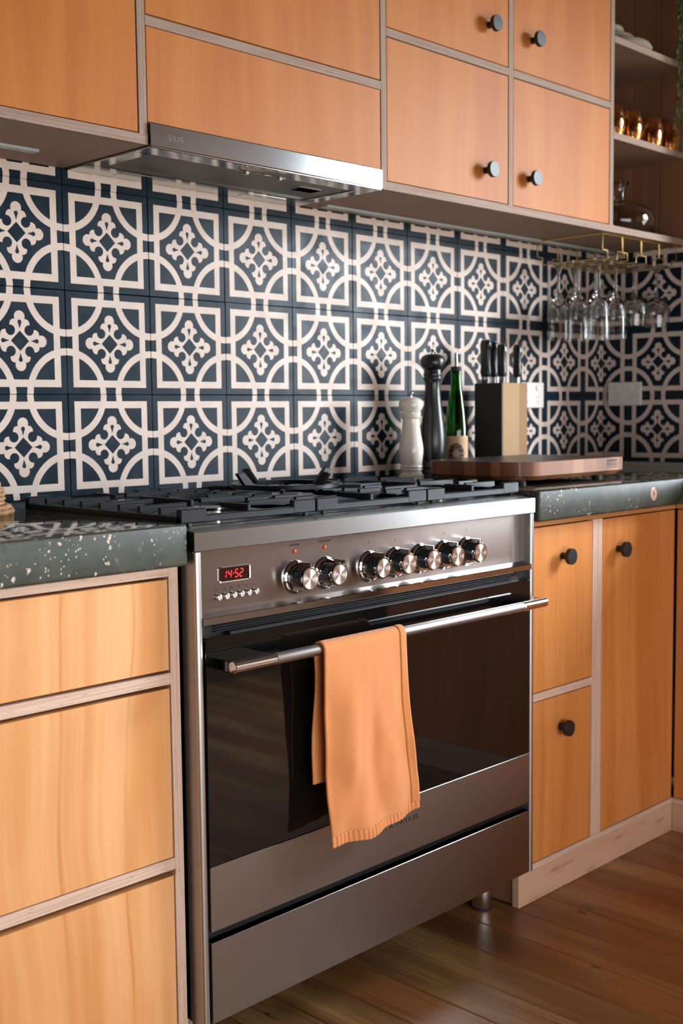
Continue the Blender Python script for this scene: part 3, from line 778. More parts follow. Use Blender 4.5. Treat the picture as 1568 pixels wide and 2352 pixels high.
# ---- hob: burners, grates, wok ring
def burner(x, y, r):
    b = lathe('burner', [(r*1.25, 0.0), (r*1.25, 0.004), (r*0.95, 0.006), (r*0.92, 0.013), (r*0.80, 0.0132)], (x, y, 0.908), 'steel_dark', rg, 32)
    lathe('burner_cap', [(r*0.98, 0.0128), (r, 0.0145), (r*0.97, 0.0175), (r*0.8, 0.0186), (0.0002, 0.0188)], (x, y, 0.908), 'enamel', b, 32)
for x, y, r in ((0.205, -0.405, 0.036), (0.205, -0.165, 0.028), (0.5065, -0.285, 0.058), (0.81, -0.405, 0.028), (0.81, -0.165, 0.036)): burner(x, y, r)
gz0, gz1, gz2 = 0.9135, 0.9255, 0.9365
gy0, gy1 = -0.525, -0.062
def finger(bm, p0, p1, w=0.0075, low=False):
    """cast finger from the frame to its raised tip"""
    d_ = Vector((p1[0]-p0[0], p1[1]-p0[1])); L_ = d_.length; d_.normalize(); n_ = Vector((-d_.y, d_.x))
    zt = gz2
    outl = [(0, gz1-0.004), (0, zt), (L_, zt), (L_, zt-0.009), (L_*0.45, zt-0.011), (0.012, gz1-0.004)]
    A_ = []; B_ = []
    for s, z in outl:
        c_ = Vector(p0) + d_*s
        A_.append(bm.verts.new((c_.x+n_.x*w/2, c_.y+n_.y*w/2, z))); B_.append(bm.verts.new((c_.x-n_.x*w/2, c_.y-n_.y*w/2, z)))
    fs = [bm.faces.new(A_), bm.faces.new(list(reversed(B_)))]
    for i in range(6): fs.append(bm.faces.new((A_[(i+1) % 6], A_[i], B_[i], B_[(i+1) % 6])))
    bmesh.ops.recalc_face_normals(bm, faces=fs)
    bmesh.ops.bevel(bm, geom=list({e for f in fs for e in f.edges}), offset=0.0011, segments=1, affect='EDGES')
def grate(x0, x1, kind):
    bm = bmesh.new(); w = 0.012
    for a, b, c_, d_ in ((x0, x1, gy0, gy0+w), (x0, x1, gy1-w, gy1), (x0, x0+w, gy0, gy1), (x1-w, x1, gy0, gy1)):
        addbox(bm, a, b, c_, d_, gz0, gz1, 0.0016, 1)
    for xx, s in ((x0, 1), (x1, -1)):          # corner lugs
        for yy in (gy0, gy1-w):
            a, b = sorted((xx, xx+s*0.052)); addbox(bm, a, b, yy-0.0004, yy+w+0.0004, gz0+0.0005, gz2, 0.0016, 1)
    cx = (x0+x1)/2
    n = 7
    for i in range(n):
        y_ = gy0+w/2 + (gy1-gy0-w)*(i+1)/(n+1)
        for xx, s in ((x0+w*0.4, 1), (x1-w*0.4, -1)):
            ln = (0.050, 0.098, 0.052, 0.112)[(i + (0 if s > 0 else 1)) % 4] if kind != 'mid' else (0.046, 0.060, 0.046, 0.052)[i % 4]
            finger(bm, (xx, y_), (xx+s*ln, y_))
    if kind != 'mid':
        ym = (gy0+gy1)/2
        addbox(bm, x0+w, x1-w, ym-0.004, ym+0.004, gz0+0.002, gz1, 0.001)
        addbox(bm, cx-0.004, cx+0.004, ym-0.075, ym+0.075, gz1-0.006, gz2, 0.001)
        finger(bm, (cx, gy0+w*0.5), (cx, gy0+0.078)); finger(bm, (cx, gy1-w*0.5), (cx, gy1-0.078))
    else:
        finger(bm, (cx, gy0+w*0.5), (cx, gy0+0.095)); finger(bm, (cx, gy1-w*0.5), (cx, gy1-0.075))
        addbox(bm, x0+w, x1-w, -0.416, -0.408, gz0+0.002, gz1+0.003, 0.001); addbox(bm, x0+w, x1-w, -0.160, -0.152, gz0+0.002, gz1+0.003, 0.001)
    for xx in (x0+0.02, x1-0.02):             # rubber feet
        for yy in (gy0+0.006, gy1-0.006): addlathe(bm, [(0.004, gz0-0.0055), (0.004, gz0+0.002)], (xx, yy, 0), 8)
    return link('grate', bm, 'cast_iron', rg)
gL = grate(0.0625, 0.3565, 'side'); grate(0.3600, 0.6535, 'mid'); grate(0.6570, 0.9510, 'side')
wr = lathe('wok_ring', [(0.094, 0.9395), (0.106, 0.9395), (0.107, 0.9405), (0.107, 0.9475), (0.106, 0.9485), (0.094, 0.9485), (0.093, 0.9475), (0.093, 0.9405), (0.094, 0.9395)], (0.5065, -0.285, 0), 'cast_iron', rg, 64, close=False)
for a in (0, 90, 180, 270):
    a = math.radians(a); ca, sa = math.cos(a), math.sin(a); bm = bmesh.new()
    addprism(bm, [(0.078, 0.9435), (0.104, 0.9435), (0.126, 0.971), (0.109, 0.974)], 'y', -0.0045, 0.0045, 0, 0.001)
    for v in bm.verts: v.co = Vector((0.5065 + v.co.x*ca - v.co.y*sa, -0.285 + v.co.x*sa + v.co.y*ca, v.co.z))
    link('ring_fin', bm, 'cast_iron', wr)
for a in (0, 90, 180, 270):
    a = math.radians(a+45); ca, sa = math.cos(a), math.sin(a); bm = bmesh.new()
    addbox(bm, 0.090, 0.150, -0.004, 0.004, 0.936, 0.943, 0.001)
    for v in bm.verts: v.co = Vector((0.5065 + v.co.x*ca - v.co.y*sa, -0.285 + v.co.x*sa + v.co.y*ca, v.co.z))
    link('ring_arm', bm, 'cast_iron', wr)

# ================================================================== TOWEL on the handle
def drape(t, s):
    """t 0..1 left to right, s -1..1 from back hem over the bar to front hem"""
    R_ = 0.0125; Lb, Lf = 0.235, 0.340; half = PI*R_/2
    if s < 0: q = s*(Lb+half)
    else: q = s*(Lf+half)
    if abs(q) < half:
        a = q/R_; y = YH - R_*math.sin(a); z = ZH + R_*math.cos(a); fall = 0.0
    elif q >= half:
        fall = q-half; y = YH - R_; z = ZH - fall
    else:
        fall = -q-half; y = YH + R_; z = ZH - fall
    fr = fall/(Lf if q > 0 else Lb)
    xl = 0.2815 + (0.017*fr if q > 0 else 0.004*math.sin(fr*3.2))
    xr = 0.4835 + (0.036*fr**1.3 if q > 0 else 0.0)
    x = xl + (xr-xl)*t
    if q > 0:
        amp = min(1.0, fr*1.6)
        y += -0.004*fr + amp*(0.0042*math.sin(t*7.5+0.9+fr*1.2) + 0.0026*math.sin(t*15.0+2.0-fr*2.5) + 0.0018*math.sin(fr*9+t*5))
        y -= 0.010*amp*(1-fr*0.3)*math.exp(-((t-0.0)/0.10)**2)*-0.6
        q3 = Vector((t*3.2+fr*0.9, fr*2.1-t*0.7, 0.37)); y += amp*0.009*MN.noise(q3) + amp*0.004*MN.noise(q3*2.3)
        z += 0.005*fr*math.sin(t*6.0+0.9) + 0.001*fr*t - 0.006*fr*(1-t) + 0.011*fr**4*max(0.0, min(1.0, (t-0.36)/0.16))
    else:
        y += fr*0.010 + 0.003*math.sin(t*8.0+fr*4.0)*fr
        x += 0.003*math.sin(fr*7)*(1-t)
    return Vector((x, min(y, YF-0.006), z))
def cloth(name, t0, t1, s0, s1, nt, ns, m, parent, th, off=0.0, rib=0.0):
    vs_ = []; fs_ = []
    for i in range(ns+1):
        for j in range(nt+1):
            t = t0+(t1-t0)*j/nt; s = s0+(s1-s0)*i/ns
            p_ = drape(t, s); e = 1e-3
            n_ = (drape(t+e, s)-drape(t-e, s)).cross(drape(t, min(s+e, 1))-drape(t, max(s-e, -1))).normalized()
            o_ = off + (rib*math.sin(t*150.0) if rib else 0.0)
            vs_.append(p_ - n_*o_)
    for i in range(ns):
        for j in range(nt):
            a = i*(nt+1)+j; fs_.append((a, a+1, a+nt+2, a+nt+1))
    me = D.meshes.new(name); me.from_pydata(vs_, [], fs_); me.materials.append(M[m])
    for f in me.polygons: f.use_smooth = True
    o = D.objects.new(name, me); COL.objects.link(o)
    md = o.modifiers.new('thick', 'SOLIDIFY'); md.thickness = th; md.offset = 0.0
    if parent: adopt(o, parent)
    return o
tw = cloth('tea_towel', 0.0, 1.0, -1.0, 0.955, 56, 110, 'towel', None, 0.0036)
tag(tw, 'orange woven cotton towel draped over the oven door handle', 'towel')
cloth('side_hem', 0.925, 1.002, -0.2, 0.955, 5, 90, 'towel', tw, 0.0050)
cloth('stitching', 0.917, 0.926, -0.05, 0.955, 2, 160, 'towel_stitch', tw, 0.0042)
cloth('bottom_hem', -0.001, 1.002, 0.950, 1.0, 160, 6, 'towel', tw, 0.0046, 0.0, 0.0010)

# ================================================================== THINGS ON THE WORKTOP
def mill(name, label, x, y, s, h, prof, m, fm):
    t_ = thing(name, label, 'pepper mill', (x, y, CT))
    lathe('body', [(r*s, z*h) for r, z in prof[0]], (x, y, CT), m, t_, 40)
    lathe('head', [(r*s, z*h) for r, z in prof[1]], (x, y, CT), m, t_, 40)
    lathe('finial', [(0.0032, prof[1][-1][1]*h-0.002), (0.0030, prof[1][-1][1]*h+0.004), (0.0062, prof[1][-1][1]*h+0.009), (0.0058, prof[1][-1][1]*h+0.0105), (0.0002, prof[1][-1][1]*h+0.0108)], (x, y, CT), fm, t_, 20)
    return t_
P1 = [[(0.98, 0), (1.0, .006), (1.0, .06), (.94, .085), (.85, .10), (.80, .115), (.86, .125), (.90, .135), (.86, .148), (.84, .152), (.92, .165), (.90, .18), (.84, .19), (.90, .25), (.97, .32), (.98, .37), (.93, .43), (.80, .53), (.71, .62), (.68, .68), (.69, .715), (.78, .725), (.82, .74), (.78, .752), (.76, .756), (.80, .77), (.80, .79)],
      [(.70, .792), (.78, .797), (.80, .81), (.92, .835), (.98, .868), (.97, .90), (.88, .93), (.62, .952), (.30, .962), (.1, .965)]]
P2 = [[(0.92, 0), (.95, .006), (.95, .03), (.90, .045), (.93, .06), (.93, .07), (.86, .08), (.88, .085), (.91, .10), (.86, .113), (.84, .118), (.86, .13), (.80, .142), (.86, .16), (.96, .22), (1.0, .28), (.98, .35), (.90, .43), (.76, .53), (.64, .63), (.60, .70), (.61, .74), (.66, .765), (.74, .775), (.76, .786), (.72, .795), (.70, .80), (.74, .81), (.72, .822), (.68, .83), (.70, .842), (.66, .85)],
      [(.60, .852), (.70, .858), (.90, .875), (.97, .90), (.96, .925), (.86, .948), (.60, .965), (.25, .972), (.1, .973)]]
mill('salt_mill', 'cream ceramic salt mill beside the tall black mill', 1.0755, -0.118, 0.0302, 0.2105, P1, 'cream_ceramic', 'steel_polished')
mill('pepper_mill', 'tall matt black pepper mill behind the cutting board', 1.178, -0.100, 0.0318, 0.318, P2, 'black_paint', 'steel_polished')
# oil bottle
ob = thing('oil_bottle', 'green glass oil bottle with steel pourer and tan paper label', 'bottle', (1.2475, -0.118, CT))
bc_ = (1.2475, -0.118, CT)
outer = [(0.026, 0.0), (0.0285, 0.003), (0.0288, 0.118), (0.0280, 0.130), (0.0245, 0.165), (0.0190, 0.200), (0.0150, 0.225), (0.0128, 0.245), (0.0128, 0.259), (0.0138, 0.2595), (0.0138, 0.264), (0.0126, 0.2645), (0.0126, 0.268)]
inner = [(r-0.0022, z) for r, z in reversed(outer[2:])] + [(0.0262, 0.006), (0.0003, 0.006)]
lathe('glass', [(0.0003, 0.0)]+outer+inner, bc_, 'green_glass', ob, 40, close=False)
lathe('oil', [(0.0258, 0.0065), (0.0258, 0.112), (0.0003, 0.1125)], bc_, 'dark_oil', ob, 32)
lb = lathe('label', [(0.02895, 0.030), (0.02895, 0.106)], bc_, 'label_paper', ob, 48, close=False)
lathe('stopper', [(0.0098, 0.262), (0.0135, 0.269), (0.0140, 0.271), (0.0135, 0.278), (0.006, 0.2795)], bc_, 'rubber', ob, 24)
lathe('pourer', [(0.0042, 0.278), (0.0036, 0.300), (0.0036, 0.312), (0.0042, 0.3125), (0.0028, 0.3128)], bc_, 'steel_polished', ob, 16)
# printed black disc on the label, wrapped round the glass
def wrap(pts, r):  # (arc length, z) -> on the bottle, facing the room
    a0 = math.radians(-51)
    return [Vector((bc_[0]+r*math.sin(u/r+a0), bc_[1]-r*math.cos(u/r+a0), bc_[2]+z)) for u, z in pts]
def wrapped_text(s, size, u, z, m):
    o = text('label_lettering', s, size, (0, 0, 0), m, None, depth=0.0)
    for v in o.data.vertices:
        q = wrap([(v.co.x+u, v.co.z+z)], 0.02935)[0]; v.co = q
    adopt(o, lb); return o
bm = bmesh.new(); n = 40; cz = 0.0615
rings = [[bm.verts.new(wrap([(0.0205*f_*math.cos(2*PI*i/n), cz+0.0265*f_*math.sin(2*PI*i/n))], 0.02912)[0]) for i in range(n)] for f_ in (1.0, 0.8, 0.6, 0.42)]
for A_, B_ in zip(rings, rings[1:]):
    for i in range(n): bm.faces.new((A_[i], A_[(i+1) % n], B_[(i+1) % n], B_[i]))
link('label_print', bm, 'print_black', lb)
wrapped_text('NOV', 0.0075, 0.0, cz+0.0205, 'label_paper'); wrapped_text('T ZERO T', 0.0072, 0.0, cz+0.0128, 'label_paper')
wrapped_text('NOV', 0.0072, -0.0135, cz+0.001, 'label_paper'); wrapped_text('ZER', 0.0072, 0.0135, cz+0.001, 'label_paper')
wrapped_text('ZE', 0.0072, -0.0115, cz-0.0085, 'label_paper'); wrapped_text('NO', 0.0072, 0.012, cz-0.0085, 'label_paper')
# knife block
kb = thing('knife_block', 'knife block with black sides and a pale beech front', 'knife block', (1.45, -0.105, CT))
bx0, bx1, by0, by1, bz = 1.395, 1.506, -0.150, -0.060, 1.1565
box('wood_body', bx0+0.003, bx1, by0, by1, CT, bz, 'beech', kb, 0.0012)
box('side_panel', bx0, bx0+0.0032, by0+0.0005, by1, CT, bz-0.0002, 'black_metal', kb, 0.0006)
for i in range(5):
    pass
def knife(x, y, h, w, d_, label):
    t_ = thing('kitchen_knife', label, 'knife', (x, y, bz), 'knives in the block')
    bm = bmesh.new()
    outl = [(-0.40, 0.016), (-0.44, 0.03), (-0.36, 0.05), (-0.40, 0.09), (-0.50, h-0.022), (-0.46, h-0.004), (-0.30, h), (0.34, h+0.001), (0.5, h-0.010), (0.47, 0.085), (0.42, 0.05), (0.46, 0.03), (0.40, 0.016)]
    addprism(bm, [(y+p_[0]*d_, bz+p_[1]) for p_ in outl], 'x', x-w/2, x+w/2, 0, 0.003)
    o = link('handle', bm, 'black_paint', t_); autosmooth(o, 60)
    box('bolster', x-w*0.36, x+w*0.36, y-d_*0.40, y+d_*0.38, bz-0.001, bz+0.0175, 'steel_polished', t_, 0.0015)
    box('end_cap', x-w*0.30, x+w*0.30, y-d_*0.28, y+d_*0.32, bz+h-0.002, bz+h+0.0028, 'steel_polished', t_, 0.001)
    box('blade', x-0.0012, x+0.0012, y-d_*0.42, y+d_*0.38, bz-0.16, bz, 'steel_polished', t_)
knife(1.4150, -0.083, 0.112, 0.017, 0.031, 'largest black handled knife, at the back of the block')
knife(1.4370, -0.090, 0.108, 0.016, 0.027, 'black handled knife standing between two others in the block')
knife(1.4265, -0.127, 0.100, 0.016, 0.026, 'black handled knife standing at the block front among three')
knife(1.4940, -0.126, 0.099, 0.015, 0.025, 'black handled knife standing alone at the right of the block')
# cutting board on feet
cb = thing('cutting_board', 'thick walnut end-grain cutting board on the worktop behind the hob corner', 'cutting board', (1.245, -0.335, CT))
cb.rotation_euler.z = 0
cx0, cx1, cy0, cy1 = 1.033, 1.452, -0.474, -0.192
rs = (0.010, 0.045, 0.075, 0.010)
def loop(inset, z, bm): return [bm.verts.new((p_[0], p_[1], z)) for p_ in rrect(cx0+inset, cx1-inset, cy0+inset, cy1-inset, tuple(max(r-inset*0.4, 0.004) for r in rs), 8)]
bm = bmesh.new()
Ls = [loop(0.013, 0.9300, bm), loop(0.0, 0.9400, bm), loop(0.0, 0.9700, bm), loop(0.0012, 0.9712, bm)]
for A_, B_ in zip(Ls, Ls[1:]):
    for i in range(len(A_)): bm.faces.new((A_[i], A_[(i+1) % len(A_)], B_[(i+1) % len(A_)], B_[i]))
bm.faces.new(list(reversed(Ls[0]))); f = bm.faces.new(Ls[-1]); f.material_index = 1
for v in bm.verts: v.co -= Vector((1.245, -0.335, 0.95))
o = link('board', bm, ['walnut_board', 'board_top'], cb, loc=(1.245, -0.335, 0.95)); autosmooth(o, 30)
for x in (1.09, 1.40):
    for y in (-0.43, -0.235): lathe('foot', [(0.011, CT-0.0005), (0.012, CT+0.002), (0.010, 0.9305)], (x, y, 0), 'rubber', cb, 20)
text('brand_print', 'SAWDUST', 0.0105, (1.398, cy0-0.0004, 0.9630), 'print_black', cb, width=0.046)
text('brand_print', 'BUREAU', 0.0105, (1.398, cy0-0.0004, 0.9545), 'print_black', cb, width=0.046, spacing=1.2)
bm = bmesh.new(); addbox(bm, 1.376, 1.397, cy0-0.0005, cy0, 0.9462, 0.9492); addbox(bm, 1.397, 1.407, cy0-0.0005, cy0, 0.9470, 0.9485); addbox(bm, 1.407, 1.421, cy0-0.0005, cy0, 0.9460, 0.9494)
link('brand_mark', bm, 'print_black', cb)
# basket at the edge of view
bk = thing('wicker_basket', 'small woven wicker basket on the worktop beside the hob', 'basket', (-0.101, -0.10, CT))
bm = bmesh.new()
for i in range(7):
    z = CT+0.004 + i*0.0072
    r_ = (0.098, 0.092, 0.083, 0.083, 0.084, 0.082, 0.076)[i]
    n = 96; pts = []
    for j in range(n+1):
        a = 2*PI*j/n; pts.append((-0.101+(r_+0.0028*math.cos(a*18+PI*i))*math.cos(a), -0.10+(r_+0.0028*math.cos(a*18+PI*i))*math.sin(a), z))
    addtube(bm, pts, 0.0042 if i > 1 else 0.0055, 6)
bmesh.ops.recalc_face_normals(bm, faces=bm.faces); o = link('weave', bm, 'wicker', bk); autosmooth(o, 70)
lathe('base', [(0.092, 0.001), (0.092, 0.006), (0.080, 0.007), (0.078, 0.05), (0.074, 0.05), (0.074, 0.009), (0.0005, 0.008)], (-0.101, -0.10, CT), 'wicker', bk, 40)
for j in range(36):
    a = 2*PI*j/36; r_ = 0.0835
    tube('stake', [(-0.101+r_*math.cos(a), -0.10+r_*math.sin(a), CT+0.006), (-0.101+(r_-0.004)*math.cos(a), -0.10+(r_-0.004)*math.sin(a), CT+0.054)], 0.0028, 'wicker', bk, 5)

# ---- power points
def outlet(label, plane, a0, a1, z0, z1):
    def bx(name, u0, u1, v0, v1, d0, d1, m, parent, bev=0.0008):
        if plane == 'y': return box(name, u0, u1, -d1, -d0, v0, v1, m, parent, bev)
        return box(name, XR-d1, XR-d0, -u1, -u0, v0, v1, m, parent, bev)
    c_ = ((a0+a1)/2, 0, z0) if plane == 'y' else (XR, -(a0+a1)/2, z0)
    t_ = thing('power_outlet', label, 'power outlet', c_)
    bx('plate', a0, a1, z0, z1, -0.001, 0.0095, 'white_plastic', t_, 0.0015)
    for q in (0.29, 0.71):
        u = a0+(a1-a0)*q
        s_ = 1
        m_ = Vector((u, 0, z1-0.016)) if plane == 'y' else Vector((XR, -u, z1-0.016))
        if plane == 'y': lathe('switch', [(0.0078, 0.008), (0.0078, 0.0115), (0.0070, 0.0125), (0.0002, 0.0125)], (u, 0, z1-0.016), 'white_plastic', t_, 20, 'Y')
        else:
            o = lathe('switch', [(0.0078, 0.008), (0.0078, 0.0115), (0.0070, 0.0125), (0.0002, 0.0125)], (0, 0, 0), 'white_plastic', None, 20, 'Y')
            o.data.transform(Matrix.Translation((XR, -u, z1-0.016)) @ Matrix.Rotation(-PI/2, 4, 'Z')); adopt(o, t_)
        zc = z0+0.026
        for du, dz, w_, h_ in ((-0.0055, 0.004, 0.0018, 0.0062), (0.0055, 0.004, 0.0018, 0.0062), (0, -0.009, 0.0018, 0.0075)):
            bx('slot', u+du-w_/2, u+du+w_/2, zc+dz-h_/2, zc+dz+h_/2, 0.008, 0.0098, 'slot_grey', t_, 0)
outlet('white double power outlet half hidden behind the knife block', 'y', 1.671, 1.783, 1.0915, 1.1635)
outlet('white double power outlet on the tiled side wall', 'x', 0.021, 0.134, 1.0960, 1.1670)

# ================================================================== GLASS RACK and glasses
gr = thing('glass_rack', 'brass wire rack hung under the shelf to hold stemmed glasses', 'rack', (1.903, -0.145, 1.5))
ry0, ry1 = -0.250, -0.040
hooks = [1.703, 1.8035, 1.9025, 2.000, 2.0985]
wr_ = 0.0017
def frame_end(y):
    bm = bmesh.new()
    addtube(bm, [(hooks[0], y, 1.5540), (hooks[-1], y, 1.5540)], 0.0022, 8)
    for i, x in enumerate(hooks):
        for s in (-1, 1):
            if i == 0 and s < 0 or i == len(hooks)-1 and s > 0: continue
            xo = x + s*0.0016
            addtube(bm, [(xo, y, 1.555), (xo, y, 1.5135), (xo+s*0.002, y, 1.5118), (x+s*0.024, y, 1.5118), (x+s*0.0262, y, 1.5100), (x+s*0.0262, y, 1.4905)], wr_, 8)
    bmesh.ops.recalc_face_normals(bm, faces=bm.faces); o = link('end_frame', bm, 'brass', gr); autosmooth(o); return o
frame_end(ry0); frame_end(ry1)
for i, x in enumerate(hooks):
    for s in (-1, 1):
        if i == 0 and s < 0 or i == len(hooks)-1 and s > 0: continue
        tube('rail', [(x+s*0.0262, ry0, 1.4910), (x+s*0.0262, ry1, 1.4910)], wr_, 'brass', gr, 8)
for x in (hooks[0], hooks[-1]):
    tube('top_bar', [(x, ry0, 1.5540), (x, ry1, 1.5540)], 0.0022, 'brass', gr, 8)
ZF = 1.4930      # underside of the hanging feet rests on the rails
def stem_glass(x, y, kind, label):
    t_ = thing('flute_glass' if kind == 0 else 'wine_glass', label, 'glass', (x, y, ZF), 'stemmed glasses hanging in the rack')
    if kind == 0: H, rb, rm, hb, rf = 0.212, 0.0300, 0.0310, 0.125, 0.0312
    else: H, rb, rm, hb, rf = 0.172, 0.0400, 0.0350, 0.088, 0.0365
    z0 = 0.0
    foot = [(0.0002, 0.0042), (rf*0.6, 0.0036), (rf, 0.0022), (rf, 0.0004), (rf*0.55, -0.0022), (0.011, -0.0075), (0.0055, -0.016)]
    zs = -(H-hb)
    stem_ = [(0.0042, -0.03), (0.0037, zs*0.6), (0.0044, zs+0.010), (0.0075, zs)]
    outb = [(rb*0.55, zs-hb*0.10), (rb*0.84, zs-hb*0.28), (rb*0.98, zs-hb*0.48), (rb, zs-hb*0.62), (rm+ (rb-rm)*0.4, zs-hb*0.85), (rm, -H)]
    inb = [(r-0.0011, z) for r, z in reversed(outb)][:-1]
    inb = [(rm-0.0011, -H)] + inb[1:] + [(rb*0.40, zs-hb*0.10), (0.0002, zs-hb*0.055)]
    gl = lathe('glass_body', foot+stem_+outb+inb, (x, y, ZF), 'clear_glass', t_, 64, close=False)
    for v in gl.data.vertices:      # upright flutes cut into the lower part of the bowl
        zz = v.co.z - ZF
        if zz < zs-hb*0.55:
            a = math.atan2(v.co.y-y, v.co.x-x); k_ = 1.0 - 0.022*(0.5+0.5*math.cos(16*a))
            v.co.x = x+(v.co.x-x)*k_; v.co.y = y+(v.co.y-y)*k_
    bd = [(rb*0.87+0.0003, zs-hb*0.30), (rb*0.95+0.0003, zs-hb*0.42), (rb*0.99+0.0003, zs-hb*0.54)]
    lathe('etched_band', bd+[(r+0.0003, z) for r, z in reversed(bd)]+bd[:1], (x, y, ZF), 'etched_glass', t_, 48, close=False)
    # cut band round the bowl: fine raised diamonds
    bm = bmesh.new(); n = 30
    for k in range(5):
        for j in range(n):
            a = 2*PI*(j+0.5*(k % 2))/n; zz = zs-hb*(0.30+0.055*k)
            fr = 0.30+0.055*k; rr = rb*(0.86+0.14*min(1, (fr-0.28)/0.3)) + 0.0002
            c_ = Vector((x+rr*math.cos(a), y+rr*math.sin(a), ZF+zz)); tx = Vector((-math.sin(a), math.cos(a), 0)); nn = Vector((math.cos(a), math.sin(a), 0))
            w_, h_ = rr*2*PI/n*0.42, hb*0.022
            q = [bm.verts.new(c_+tx*w_), bm.verts.new(c_+Vector((0, 0, h_))), bm.verts.new(c_-tx*w_), bm.verts.new(c_-Vector((0, 0, h_))), bm.verts.new(c_+nn*0.0007), bm.verts.new(c_-nn*0.0008)]
            for i in range(4):
                bm.faces.new((q[i], q[(i+1) % 4], q[4])); bm.faces.new((q[(i+1) % 4], q[i], q[5]))
    bmesh.ops.recalc_face_normals(bm, faces=bm.faces)
    link('cut_band', bm, 'clear_glass', t_)
    return t_
cx_ = [(hooks[i]+hooks[i+1])/2 for i in range(4)]
g0 = stem_glass(cx_[0], -0.078, 0, 'slender cut-glass flute at the wall end of the first rack channel')
dup(g0, (0, -0.063, 0), 'slender cut-glass flute in the middle of the first rack channel')
dup(g0, (0, -0.131, 0), 'slender cut-glass flute at the open end of the first rack channel')
dup(g0, (cx_[1]-cx_[0], 0.012, 0), 'slender cut-glass flute at the wall end of the second rack channel')
dup(g0, (cx_[1]-cx_[0], -0.056, 0), 'slender cut-glass flute in the middle of the second rack channel')
dup(g0, (cx_[1]-cx_[0], -0.122, 0), 'slender cut-glass flute at the open end of the second rack channel')
w0 = stem_glass(cx_[2], -0.200, 1, 'wider short cut-glass wine glass in the third rack channel')
dup(w0, (cx_[3]-cx_[2]+0.0, -0.016, 0), 'wider short cut-glass wine glass in the rack channel nearest the side wall')

# ================================================================== THINGS ON THE SHELVES
# decanter
dc = (1.945, -0.150, ZB1+0.0004)
o_ = [(0.0003, 0.006), (0.03, 0.003), (0.060, 0.0), (0.078, 0.002), (0.098, 0.018), (0.106, 0.040), (0.103, 0.060), (0.088, 0.080), (0.060, 0.093), (0.032, 0.0985), (0.021, 0.104), (0.0185, 0.115), (0.0195, 0.132), (0.024, 0.146), (0.0295, 0.152), (0.030, 0.1545)]
i_ = [(0.0275, 0.1535), (0.022, 0.147), (0.0172, 0.132), (0.0162, 0.115), (0.0185, 0.103), (0.031, 0.0960), (0.059, 0.0905), (0.086, 0.078), (0.1005, 0.060), (0.1035, 0.040), (0.096, 0.020), (0.077, 0.005), (0.060, 0.003), (0.03, 0.006), (0.0003, 0.009)]
tag(lathe('decanter', o_+i_, dc, 'smoke_glass', None, 64, close=False), 'low wide clear glass decanter with flared lip on the bottom shelf', 'decanter')
# copper tumblers
pr = [(0.0003, 0.001), (0.022, 0.0), (0.0285, 0.004), (0.0325, 0.020), (0.0335, 0.038), (0.0320, 0.056), (0.0270, 0.074), (0.0250, 0.080), (0.0242, 0.080), (0.0262, 0.073), (0.0310, 0.056), (0.0322, 0.038), (0.0312, 0.020), (0.027, 0.006), (0.0003, 0.004)]
tb = lathe('copper_tumbler', pr, (1.778, -0.232, 1.8185), 'copper', None, 40, close=False)
tag(tb, 'hammered copper tumbler pushed up against the cabinet side', 'tumbler', 'copper tumblers on the middle shelf')
for x, y, l in ((1.8665, -0.234, 'hammered copper tumbler second from the cabinet side'), (1.977, -0.234, 'hammered copper tumbler third from the cabinet side'), (2.072, -0.234, 'hammered copper tumbler nearest the side wall')):
    c = tb.copy(); COL.objects.link(c); c.location = (x-1.778, y+0.232, 0); c['label'] = l
# dishes on the upper shelf
def dish(x, y, z, rx, h, label):
    o = lathe('serving_dish', [(rx*0.72, 0.0), (rx*0.93, h*0.22), (rx, h*0.5), (rx*0.94, h*0.80), (rx*0.70, h*0.97), (rx*0.2, h*1.0), (0.0003, h)], (x, y, z), 'stone_dish', None, 48)
    tag(o, label, 'dish', 'dishes stacked on the upper shelf')
dish(1.895, -0.158, 2.0666, 0.108, 0.034, 'wide pale stone dish, lowest of its stack')
dish(1.872, -0.150, 2.1004, 0.078, 0.017, 'pale stone dish in the middle of its stack')
dish(1.850, -0.150, 2.1172, 0.060, 0.022, 'small pale stone dish, topmost of its stack')
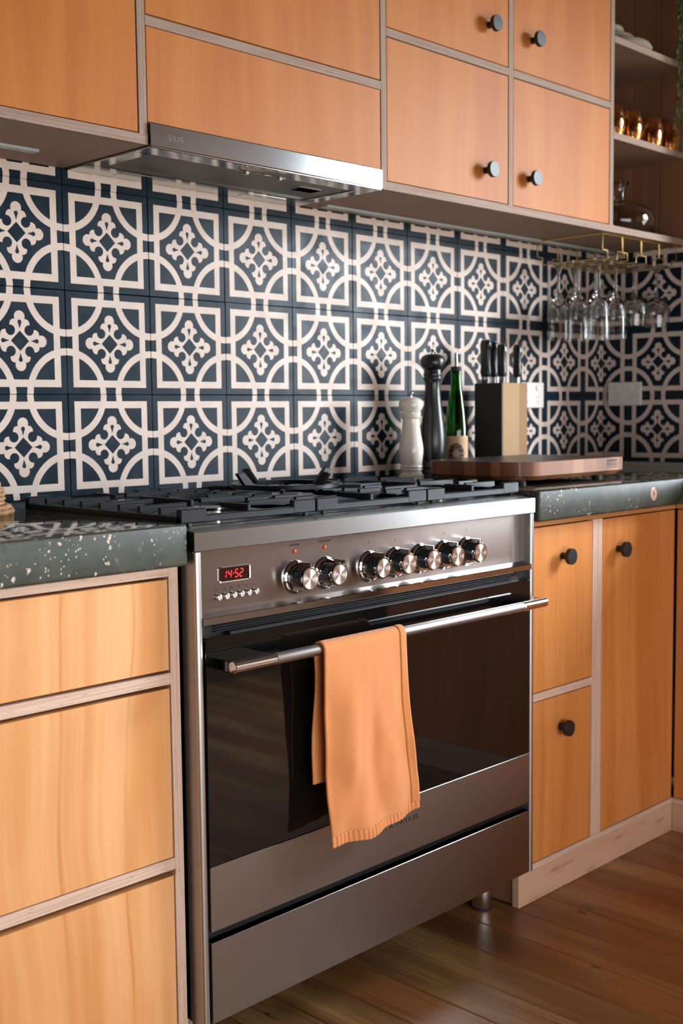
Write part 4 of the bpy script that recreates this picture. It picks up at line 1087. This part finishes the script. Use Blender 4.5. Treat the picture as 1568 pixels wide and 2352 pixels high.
# trailing plant from the top shelf
pl = thing('trailing_plant', 'trailing green houseplant hanging down in front of the corner shelves', 'plant', (2.03, -0.20, 2.338))
lathe('pot', [(0.040, 0.0), (0.045, 0.004), (0.056, 0.085), (0.060, 0.085), (0.060, 0.098), (0.053, 0.098), (0.050, 0.078), (0.0003, 0.076)], (2.035, -0.205, 2.3376), 'terracotta', pl, 32)
lbm = bmesh.new()
lp = [(0, 0, 0), (0.0045, -0.006, 0.001), (0.0035, -0.014, 0), (0, -0.019, -0.001), (-0.0035, -0.014, 0), (-0.0045, -0.006, 0.001)]
lbm.faces.new([lbm.verts.new(q) for q in lp]); me_leaf = D.meshes.new('leaf'); lbm.to_mesh(me_leaf); lbm.free(); me_leaf.materials.append(M['leaf'])
random.seed(21)
nleaf = 0
for (sx, ex, zend) in ((2.018, 1.998, 1.85), (2.033, 2.020, 1.87), (2.048, 2.038, 1.80), (2.024, 2.010, 2.00), (2.040, 2.032, 1.98), (2.058, 2.056, 1.93), (2.013, 2.004, 2.06)):
    pts = [(sx, -0.205, 2.415), (sx-0.004, -0.262, 2.440), (sx-0.006, -0.300, 2.40)]
    nst = 16
    for i in range(nst+1):
        f_ = i/nst; pts.append((sx-0.006+(ex-sx)*f_+0.004*math.sin(f_*9+sx*90), -0.303+0.004*math.sin(f_*7+sx*50), 2.37+(zend-2.37)*f_))
    st_ = tube('stem', pts, 0.0011, 'stem', pl, 5)
    zz = 2.38
    while zz > zend:
        f_ = (2.37-zz)/(2.37-zend); f_ = max(0, min(1, f_))
        o = D.objects.new('leaf', me_leaf); COL.objects.link(o)
        o.location = (sx-0.006+(ex-sx)*f_+0.004*math.sin(f_*9+sx*90), -0.303+0.004*math.sin(f_*7+sx*50), zz)
        o.rotation_euler = (random.uniform(0.5, 1.3), random.uniform(-.5, .5), random.uniform(0, 6.28)); q = random.uniform(0.7, 1.05); o.scale = (q, q, q)
        adopt(o, pl); nleaf += 1
        zz -= 0.0125 + 0.006*f_ + random.uniform(0, 0.004)
